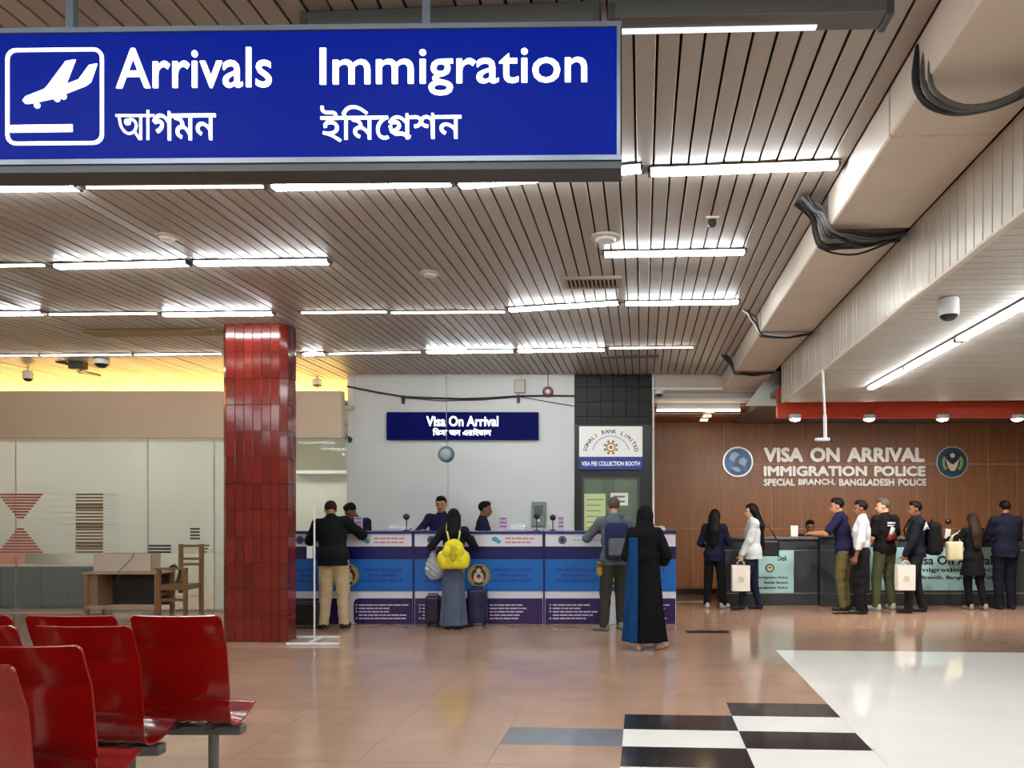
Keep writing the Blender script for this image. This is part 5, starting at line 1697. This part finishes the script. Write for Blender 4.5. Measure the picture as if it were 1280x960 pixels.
def place(J, p):
    """from a figure's own frame to the back-wall frame"""
    q = rotz(p, R(J['face']))
    return Vector((bk(J['u'], 0, J['y']).x + q[0], J['y'] + q[1], q[2]))
def local_thing(J, name, label, cat, p=(0, 0, 0), group=None):
    c = place(J, p)
    return thing(name, label, cat, c, group, rz=R(J['face']))

def backpack(J, label, m, m2, hlf=(.15, .08, .22), zc=1.17, yo=-.21, strap=True):
    """worn on the back; built in the wearer's frame, root at the pack's bottom"""
    up = J['up']; c = up(0, yo, zc)
    bz = c[2] - hlf[2]
    o = local_thing(J, 'backpack', label, 'bag', (c[0], c[1], bz))
    off = V3(c[0], c[1], bz)
    M = J['Rt']
    v, f = grow([rbx(c, hlf, .06, M, .03), rc(c + M @ V3(-hlf[0] * .5, 0, hlf[2] * .8), c + M @ V3(hlf[0] * .5, 0, hlf[2] * .8), .06, .06, .04)], .0115)
    np_mesh('main_bag', v - off, f, m, o)
    v, f = grow([rbx(c + M @ V3(0, -hlf[1] * .85, -hlf[2] * .3), (hlf[0] * .75, .04, hlf[2] * .5), .03, M)], .01)
    np_mesh('front_pocket', v - off, f, m2, o)
    mb = MB(); hp = c + M @ V3(0, 0, hlf[2])
    mb.tube([Vector(hp + M @ V3(x, .02, z) - off) for x, z in ((-.04, .0), (-.03, .04), (.03, .04), (.04, .0))], .008, 6)
    mb.build('top_handle', m2, o, local=True, smooth=True)
    if strap:
        s = J['s']
        for sd, S_ in ((-1, J['SL']), (1, J['SR'])):
            S2 = S_ * .62 + up(0, -.01, 1.42 * s) * .38
            pts = [c + M @ V3(sd * hlf[0] * .55, .05, hlf[2] * .75), S2 + M @ V3(0, -.085, .03), S2 + M @ V3(0, -.02, .085), S2 + M @ V3(0, .09, .03), S2 + M @ V3(sd * .02, .16, -.12), S2 + M @ V3(sd * .045, .12, -.26), c + M @ V3(sd * hlf[0] * .8, .07, -hlf[2] * .7)]
            mb = MB(); mb.tube([Vector(p - off) for p in pts], .014, 6); mb.build('strap', m2, o, local=True, smooth=True)
    return o
def paper_bag(J, hand, label, w_=.26, h_=.32, d_=.1, rz=0, drop=.1, print_=True):
    W_, d, n_, t = J['hands'][hand]
    g = W_ + d * .085 * J['s'] + n_ * .03
    c = place(J, g)
    o = thing('paper_bag', label, 'bag', (c.x - .02, c.y - .1, c.z - drop - h_), None, rz=rz)
    M_pb = mat('paper_bag_white', (232, 226, 214), .6, var=.03, scale=4)
    mb = MB()
    w2, d2 = w_ / 2, d_ / 2
    vs = [(-w2, -d2, 0), (w2, -d2, 0), (w2, d2, 0), (-w2, d2, 0), (-w2 * 1.02, -d2, h_), (w2 * 1.02, -d2, h_), (w2 * 1.02, d2, h_), (-w2 * 1.02, d2, h_), (-w2 * .97, 0, h_), (w2 * .97, 0, h_), (-w2 * .98, 0, .1), (w2 * .98, 0, .1)]
    mb.add(vs, [(3, 2, 1, 0), (0, 1, 5, 4), (2, 3, 7, 6), (1, 2, 11), (1, 11, 9, 5), (2, 6, 9, 11), (3, 0, 10), (0, 4, 8, 10), (3, 10, 8, 7)])
    mb.add([(-w2 * .9, -d2 * .8, h_ * .97), (w2 * .9, -d2 * .8, h_ * .97), (w2 * .9, d2 * .8, h_ * .97), (-w2 * .9, d2 * .8, h_ * .97)], [(0, 1, 2, 3)])
    mb.build('bag_body', M_pb, o, local=True)
    for yy in (-d2, d2):
        m_ = MB(); m_.tube([(-w2 * .45, yy, h_ - .01), (-w2 * .35, yy * .6, h_ + drop * .6), (0, 0, h_ + drop * .98), (w2 * .35, yy * .6, h_ + drop * .6), (w2 * .45, yy, h_ - .01)], .006, 6)
        m_.build('handle', mat('bag_cord', (190, 170, 150), .6), o, local=True, smooth=True)
    if print_:
        m_ = MB(); m_.prism([(-.055, h_ * .35), (.03, h_ * .33), (.05, h_ * .52), (-.03, h_ * .6)], -d2 - .003, -d2 - .0005)
        m_.build('print', mat('bag_print', (206, 196, 180), .6), o, local=True)
    return o
def suitcase(x, y, w_, d_, h_, label, m):
    o = thing('suitcase', label, 'suitcase', (x, y, 0))
    z0 = .055
    v, f = grow([rbx((0, 0, z0 + h_ / 2), (w_ / 2, d_ / 2, h_ / 2), .035)], .012)
    np_mesh('shell', v, f, m, o)
    for sx in (-1, 1):
        for sy in (-1, 1):
            MB().lathe([(.028, -.012), (.03, 0), (.028, .012)], (sx * (w_ / 2 - .04), sy * (d_ / 2 - .04), .03), 12, 'x').build('wheel', M_black, o, local=True)
    mb = MB(); mb.tube([(-.07, 0, z0 + h_ - .01), (-.06, 0, z0 + h_ + .025), (.06, 0, z0 + h_ + .025), (.07, 0, z0 + h_ - .01)], .011, 6); mb.build('handle', M_black, o, local=True, smooth=True)
    for k in (-1, 1):
        MB().box(k * w_ * .22 - .008, k * w_ * .22 + .008, -d_ / 2 - .006, -d_ / 2 + .01, z0 + .04, z0 + h_ - .04, .003).build('rib', m, o, local=True)
    return o

frame(YAW)
C = cloth
navy_uni = dict(name='uniform_shirt', m=C('uniform_navy', (24, 26, 54)), inf=.018, hem=.88)
dark_tr = dict(kind='trousers', m=C('trousers_black', (22, 22, 26)))
uni_tr = dict(kind='trousers', m=C('uniform_trousers', (26, 27, 46)))
# -- at the visa counters
p1 = person('man in black jacket and khaki trousers leaning on the left counter', 417, 10.12, 4, 1.75, 'tan', M_hbr, dict(m=C('jacket_black', (16, 20, 24)), inf=.034, hem=.84, flare=.02), dict(kind='trousers', m=C('khaki', (196, 176, 138)), inf=.026),
       M_shoe, lean=15, side=-7, head=(18, 30), lh=(-.26, .42, 1.3), rh=(.2, .46, 1.3), lhint=(-.6, -.5, -.7), rhint=(.6, -.4, -.7), feet=((-.13, 0, 10), (.13, .03, -12)), curl=(.2, .2), fat=1.08)
p2 = person('officer in navy uniform bending over the left counter', 447, 11.62, 178, 1.74, 'brown', M_hair, navy_uni, uni_tr, M_shoe, lean=14, head=(-25, 38), lh=(-.15, .4, 1.24), rh=(.2, .42, 1.24), features=True, curl=(.2, .2))
p3 = person('moustached officer in navy uniform facing the camera behind the counter', 553, 11.62, 180, 1.80, 'tan', M_hair, navy_uni, uni_tr, M_shoe, lean=6, head=(0, 8), lh=(-.22, .38, 1.26), rh=(.22, .4, 1.27), rhint=(.7, -.2, -.7), features=True, moustache=True, curl=(.25, .3), fat=1.1)
p5 = person('officer in navy uniform in profile facing right behind the counter', 602, 11.75, -88, 1.72, 'brown', M_hair, navy_uni, uni_tr, M_shoe, lean=3, head=(0, 6), lh=(-.2, .3, 1.1), rh=(.2, .3, 1.05), features=True)
p4 = person('woman with long black hair and grey skirt at the middle counter', 567, 10.1, 6, 1.60, 'tan', M_hair, dict(name='top', m=C('top_dark', (24, 24, 34)), inf=.02, hem=.92), dict(kind='skirt', m=C('skirt_greyblue', (86, 96, 116), var=.08), r0=.2, end=.055),
       M_shoe, lean=5, head=(10, 6), lh=(-.29, .2, 1.07), rh=(.22, .3, 1.2), lhint=(-.5, -.5, -.7), female=True, hairkind='long', hairlen=.3, curl=(.7, .3), feet=((-.08, 0, 5), (.08, .02, -5)))
p6 = person('man in grey shirt with a backpack at the right counter', 768, 9.98, 6, 1.75, 'light', M_hgr, dict(name='shirt', m=C('shirt_greyblue', (92, 104, 112)), inf=.024, hem=.86, collar=C('collar_grey', (84, 94, 102))), dict(kind='trousers', m=C('trousers_olive_dark', (56, 56, 50)), inf=.016),
       mat('shoe_grey', (120, 116, 110), .6), lean=4, head=(4, 8), lh=(-.27, .36, 1.28), rh=(.2, .38, 1.28), lhint=(-.6, -.5, -.7), feet=((-.14, -.04, 60), (.1, .1, -10)), curl=(.25, .25))
p7 = person('woman in black robe and headscarf with a blue side panel', 806, 8.6, -8, 1.62, 'tan', C('scarf_black', (10, 10, 13)), dict(name='robe_top', m=C('robe_black', (11, 11, 14)), inf=.022, hem=1.0, sleeve='wide'), dict(kind='robe', m=C('robe_black', (11, 11, 14)), r0=.27, panel=C('robe_blue', (12, 62, 110), var=.25, scale=5)),
       mat('heel_beige', (196, 160, 140), .4), head=(-6, 4), lh=(-.14, .22, 1.08), rh=(.2, .22, .98), rhint=(.5, -.4, -.7), female=True, hairkind='scarf', feet=((-.06, -.06, 0), (.16, .02, -35)), curl=(.4, .4))
# -- at the police desks
p8 = person('woman in navy jacket and black trousers seen from behind', 893, 12.3, -14, 1.60, 'tan', M_hair, dict(m=C('jacket_navy', (24, 26, 52)), inf=.026, hem=.83, flare=.018), dict(kind='trousers', m=C('trousers_black', (22, 22, 26)), inf=.018, cuff=.05), M_shoew,
       head=(-12, 10), lh=(-.2, .2, 1.0), rh=(.2, .28, 1.08), female=True, hairkind='long', hairlen=.28, feet=((-.12, 0, 15), (.14, .02, -35)))
p9 = person('woman in white cardigan facing left with a white paper bag', 941, 12.05, 84, 1.69, 'light', M_hair, dict(name='cardigan', m=C('cardigan_white', (196, 202, 204), var=.06), inf=.034, hem=.84, flare=.03), dict(kind='trousers', m=C('jeans_navy', (26, 28, 50)), inf=.01, cuff=.045), M_shoe,
       head=(4, 8), lh=(-.14, .22, .8), rh=(.24, .0, .85), female=True, hairkind='long', hairlen=.42, features=True, feet=((-.1, .2, 5), (.1, -.1, -5)), curl=(.9, .5), lhd=(0, .15, -1))
p10 = person('seated officer whose head shows above the slate desk', 1012, 13.75, 165, 1.72, 'brown', M_hair, navy_uni, uni_tr, M_shoe, hipz=.62, lh=(-.16, .38, .85), rh=(.16, .38, .85), head=(10, 12), features=True, feet=((-.12, .4, 5), (.12, .4, -5)))
p11 = person('man in navy polo and olive trousers leaning on the narrow desk', 1056, 11.98, 58, 1.78, 'tan', M_hair, dict(name='polo_shirt', m=C('polo_navy', (26, 26, 58)), inf=.022, sleeve='short', hem=.86, collar=C('collar_navy', (24, 24, 52))), dict(kind='trousers', m=C('trousers_olive', (104, 96, 58)), inf=.016), M_shoe,
       lean=9, head=(22, 6), lh=(-.2, .46, 1.2), rh=(.1, .5, 1.22), lhint=(-.6, -.2, -.8), rhint=(.6, -.2, -.8), features=True, curl=(.3, .3))
p12 = person('man in white shirt and black trousers facing left', 1077, 11.62, 74, 1.73, 'brown', M_hair, dict(name='shirt', m=C('shirt_white', (206, 210, 214), var=.05), inf=.022, hem=.99, collar=C('collar_white', (206, 210, 214))), dict(kind='trousers', m=C('trousers_black', (22, 22, 26)), inf=.02), M_shoe,
       head=(10, 2), lh=(-.24, .1, .84), rh=(.25, -.02, .86), features=True, curl=(.5, .5), fat=1.05, feet=((-.1, .03, 6), (.1, -.03, -6)))
p13 = person('man in black printed T-shirt and olive trousers looking left', 1106, 12.05, 22, 1.77, 'light', M_hgr, dict(name='t_shirt', m=C('tshirt_black', (20, 18, 20)), inf=.024, sleeve='short', hem=.88), dict(kind='trousers', m=C('trousers_green', (84, 88, 58)), inf=.016), M_shoew,
       head=(55, 4), lh=(-.22, .16, .92), rh=(.24, .12, .92), features=True, feet=((-.17, .0, 15), (.17, .03, -15)), curl=(.4, .4))
p14 = person('man in dark jacket with a black backpack facing left', 1145, 11.72, 80, 1.72, 'brown', M_hair, dict(m=C('jacket_dark', (20, 22, 34)), inf=.03, hem=.87), dict(kind='trousers', m=C('trousers_charcoal', (30, 30, 34)), inf=.018), M_shoe,
       head=(4, 2), lh=(-.2, .22, .87), rh=(.24, .05, .9), features=True, curl=(.9, .5), lhd=(0, .1, -1), feet=((-.1, .14, 4), (.1, -.12, -6)))
p15 = person('short haired down woman in black with a cream tote bag', 1216, 12.1, 6, 1.53, 'tan', M_hbr, dict(name='coat', m=C('coat_black', (15, 14, 17)), inf=.026, hem=.62, flare=.07), dict(kind='trousers', m=C('leggings_black', (18, 18, 20)), inf=.014, cuff=.046), mat('shoe_beige', (150, 138, 126), .5),
       head=(4, 8), lh=(-.22, .28, 1.12), rh=(.18, .32, 1.14), lhint=(-.7, -.3, -.6), female=True, hairkind='long', hairlen=.26, feet=((-.06, -.02, 12), (.13, -.12, -10)))
p15['root']['label'] = 'small woman in black coat with long dark hair at the long desk'
p16 = person('man in dark navy suit with a white collar at the desk end', 1257, 12.12, 0, 1.74, 'brown', M_hair, dict(name='suit_jacket', m=C('suit_navy', (20, 20, 40)), inf=.036, hem=.84, flare=.02, collar=C('collar_white', (206, 210, 214))), dict(kind='trousers', m=C('suit_trousers', (18, 18, 34)), inf=.022), M_shoe,
       head=(-6, 12), lh=(-.2, .36, 1.16), rh=(.22, .36, 1.14), fat=1.1)
# seat under the seated officer
o = thing('office_chair', 'black office chair under the seated officer', 'chair', (bk(1012, 0, 13.78).x, 13.78, 0))
cx, cy = bk(1012, 0, 13.78).x, 13.78
box('seat', M_black, cx - .22, cx + .22, cy - .2, cy + .2, .42, .5, o, bev=.03)
box('backrest', M_black, cx - .2, cx + .2, cy + .22, cy + .27, .6, 1.0, o, bev=.03)
box('back_bar', M_dgrey, cx - .03, cx + .03, cy + .2, cy + .24, .42, .7, o)
tube('gas_post', M_dgrey, [(cx, cy, .08), (cx, cy, .43)], .03, o)
for k in range(5):
    a = k * 2 * PI / 5
    tube('foot', M_dgrey, [(cx, cy, .09), (cx + .28 * math.cos(a), cy + .28 * math.sin(a), .03)], .022, o)

# ---- what people carry
backpack(p6, 'navy and grey backpack on the man in the grey shirt', C('pack_navy', (36, 44, 78)), C('pack_grey', (92, 96, 100)), (.15, .085, .23), 1.15, -.225)
backpack(p14, 'black backpack on the man in the dark jacket', C('pack_black', (14, 14, 16)), C('pack_black2', (22, 22, 24)), (.16, .1, .25), 1.14, -.25)
# white triangular mark on his shoulder strap side
M_mark = mat('mark_white', (225, 225, 225), .5)
c = place(p14, p14['up'](-.21, -.08, 1.33))
mb = MB(); mb.prism([(c.x - .05, c.z - .06), (c.x - .01, c.z - .05), (c.x + .02, c.z - .03), (c.x + .05, c.z - .045), (c.x, c.z + .07)], c.y - .052, c.y - .046)
jk = [ch for ch in p14['root'].children if ch.name.startswith('jacket')][0]
def child_mark(J, mb, name, m, par):
    """mesh given in the back frame, hung under a part of a turned figure"""
    v = np.array(mb.v); base = np.array(bk(J['u'], 0, J['y'])); base[2] = 0
    v = v - base
    a = -R(J['face']); c_, s_ = math.cos(a), math.sin(a)
    w2 = v.copy(); w2[:, 0] = v[:, 0] * c_ - v[:, 1] * s_; w2[:, 1] = v[:, 0] * s_ + v[:, 1] * c_
    return np_mesh(name, w2, np.array(mb.f, dtype=object), m, par)
child_mark(p14, mb, 'sleeve_mark', M_mark, jk)
# print on the T-shirt back
J = p13
ts = [ch for ch in J['root'].children if ch.name.startswith('t_shirt')][0]
mb = MB()
for (x, z, w_, h_) in ((0, 1.36, .15, .03), (-.01, 1.325, .12, .022)):
    q = J['up'](x, -.152, z); mb.box(q[0] - w_ / 2, q[0] + w_ / 2, q[1] - .004, q[1] + .02, q[2], q[2] + h_)
q = J['up'](.0, -.156, 1.2); mb.prism([(q[0] - .05, q[2]), (q[0] + .05, q[2] - .02), (q[0] + .06, q[2] + .1), (q[0], q[2] + .12)], q[1] - .004, q[1] + .02)
np_mesh('white_print', mb.v, mb.f, M_mark, ts)
mb = MB(); q = J['up'](.0, -.156, 1.1); mb.prism([(q[0] - .1, q[2]), (q[0] + .1, q[2]), (q[0] + .08, q[2] + .12), (q[0] - .06, q[2] + .1)], q[1] - .003, q[1] + .02)
np_mesh('red_print', mb.v, mb.f, C('print_red', (120, 40, 36)), ts)

paper_bag(p9, 0, 'white paper bag held by the woman in the white cardigan', .27, .4, .12, drop=.08)
paper_bag(p14, 0, 'white paper bag held by the man in the dark jacket', .26, .38, .12, drop=.07)
# yellow backpack, low on the woman's back
J = p4
yc = J['up'](0.02, -.24, .98)
o = local_thing(J, 'yellow_backpack', 'bright yellow soft backpack on the woman in the grey skirt', 'bag', (yc[0], yc[1], yc[2] - .19))
off = V3(yc[0], yc[1], yc[2] - .19)
M_yel = mat('yellow_fabric', (226, 214, 26), .55, var=.12, scale=7, bump=.4)
v, f = grow([rbx(yc + V3(0, 0, -.07), (.2, .085, .12), .07, None, .05), el(yc + V3(0, 0, .08), (.13, .07, .12), None, .05), el(yc + V3(-.12, -.02, -.06), (.09, .07, .09), None, .03), el(yc + V3(.12, -.02, -.06), (.09, .07, .09), None, .03)], .011)
v = v + np.sin(v[:, 0:1] * 45) * np.sin(v[:, 2:3] * 33 + 1) * V3(0, .007, .003)
np_mesh('main_bag', v - off, f, M_yel, o)
for sd in (-1, 1):
    v, f = grow([el(yc + V3(sd * .075, -.085, .04), (.06, .03, .075), None, .02)], .01); np_mesh('side_flap', v - off, f, M_yel, o)
v, f = grow([rc(yc + V3(0, -.095, .1), yc + V3(0, -.1, -.06), .03, .03, .02)], .01); np_mesh('centre_flap', v - off, f, mat('yellow_dark', (196, 180, 20), .55), o)
for sd, S_ in ((-1, J['SL']), (1, J['SR'])):
    S2 = S_ * .6 + J['up'](0, 0, 1.3) * .4
    mb = MB(); mb.tube([Vector(p_ - off) for p_ in (yc + V3(sd * .06, -.0, .17), yc + V3(sd * .08, .0, .28), S2 + V3(0, -.12, .0), S2 + V3(0, -.04, .1), S2 + V3(0, .1, .03))], .012, 6); mb.build('strap', mat('yellow_pale', (226, 222, 150), .6), o, local=True, smooth=True)
# clear plastic bag in her left hand
W_, d, n_, t = J['hands'][0]
c = place(J, W_ + d * .08)
o = thing('plastic_bag', 'pale translucent plastic bag hanging from the woman in the skirt', 'bag', (c.x, c.y, c.z - .44))
v, f = grow([el((0, 0, .15), (.12, .08, .15), None, .05), rc((-.02, 0, .25), (0, 0, .43), .06, .018, .05), el((.05, -.02, .12), (.09, .07, .1), None, .04)], .011)
v = v + np.sin(v[:, 0:1] * 60 + v[:, 2:3] * 30) * np.sin(v[:, 2:3] * 50) * V3(.006, .008, .002)
np_mesh('bag', v, f, mat('thin_plastic', (206, 212, 216), .25, alpha=.72), o)
v, f = grow([rbx((0.01, -.01, .17), (.06, .05, .05), .01)], .01); np_mesh('navy_packet', v, f, C('packet_navy', (34, 40, 80)), o)
# shoulder bag behind the woman in the cardigan, tote of the small woman, pouch, suitcases
J = p9
sc_ = J['up'](.03, -.26, .98)
o = local_thing(J, 'shoulder_bag', 'black shoulder bag behind the woman in the white cardigan', 'bag', (sc_[0], sc_[1], sc_[2] - .14))
off = V3(sc_[0], sc_[1], sc_[2] - .14)
M_sb2 = mat('leather_black', (18, 18, 20), .4)
v, f = grow([rbx(sc_, (.07, .15, .13), .04)], .011); np_mesh('bag_body', v - off, f, M_sb2, o)
v, f = grow([rbx(sc_ + V3(.06, 0, .03), (.02, .13, .09), .015)], .01); np_mesh('flap', v - off, f, M_sb2, o)
mb = MB(); S2 = J['SR']
mb.tube([Vector(p_ - off) for p_ in (sc_ + V3(0, -.12, .12), sc_ + V3(.05, -.02, .32), S2 + V3(.03, -.08, .03), S2 + V3(.02, 0, .085), S2 + V3(.03, .07, .02), sc_ + V3(.06, .16, .25), sc_ + V3(.02, .12, .12))], .011, 6); mb.build('strap', M_sb2, o, local=True, smooth=True)
J = p15
tc_ = J['up'](-.3, .02, .93)
o = local_thing(J, 'tote_bag', 'cream tote bag on the arm of the woman in the black coat', 'bag', (tc_[0], tc_[1], tc_[2] - .16))
off = V3(tc_[0], tc_[1], tc_[2] - .16)
M_tote = mat('tote_cream', (214, 206, 166), .7, var=.06, scale=6)
v, f = grow([rbx(tc_, (.13, .05, .15), .03)], .011); v = v + np.sin(v[:, 0:1] * 40) * V3(0, .006, 0); np_mesh('bag_body', v - off, f, M_tote, o)
for yy in (-.03, .03):
    mb = MB(); mb.tube([Vector(p_ - off) for p_ in (tc_ + V3(-.07, yy, .14), tc_ + V3(-.03, yy * .5, .24), tc_ + V3(.05, 0, .29), tc_ + V3(.07, yy * .5, .22), tc_ + V3(.08, yy, .14))], .009, 6); mb.build('handle', M_tote, o, local=True, smooth=True)
J = p15
W_, d, n_, t = J['hands'][0]
pz = W_ + d * .1
o = local_thing(J, 'paper_sheet', 'white folded papers in the hand of the woman in black coat', 'paper', (pz[0], pz[1], pz[2]))
MB().add([(-.07, 0, -.02), (.03, .02, -.03), (.05, .02, .12), (-.05, 0, .14), (-.07, .008, -.02), (.03, .028, -.03), (.05, .028, .12), (-.05, .008, .14)], [(0, 1, 2, 3), (7, 6, 5, 4), (0, 4, 5, 1), (1, 5, 6, 2), (2, 6, 7, 3), (3, 7, 4, 0)]).build('sheet', M_paper, o, local=True)
J = p6
hp = J['up'](-.2, -.02, .82)
o = local_thing(J, 'waist_pouch', 'mustard pouch hanging at the hip of the backpack man', 'bag', (hp[0], hp[1], hp[2] - .09))
v, f = grow([rbx((0, 0, .08), (.035, .05, .09), .02)], .009); np_mesh('pouch', v, f, C('pouch_mustard', (168, 136, 60)), o)
MB().box(-.04, .04, -.056, -.048, .1, .16, .004).build('pouch_flap', C('pouch_dark', (110, 88, 44)), o, local=True)
suitcase(bk(580, 0, 10.22).x + .17, 10.3, .26, .2, .46, 'navy suitcase to the right of the grey skirt', mat('case_navy', (24, 26, 62), .35))
suitcase(bk(549, 0, 10.3).x - .08, 10.3, .2, .2, .36, 'dark suitcase to the left of the grey skirt', mat('case_dark', (30, 26, 52), .4))
suitcase(bk(384, 0, 10.2).x, 10.12, .42, .24, .3, 'low black suitcase beside the man in khaki trousers', mat('case_black', (24, 28, 30), .4))
frame(0)
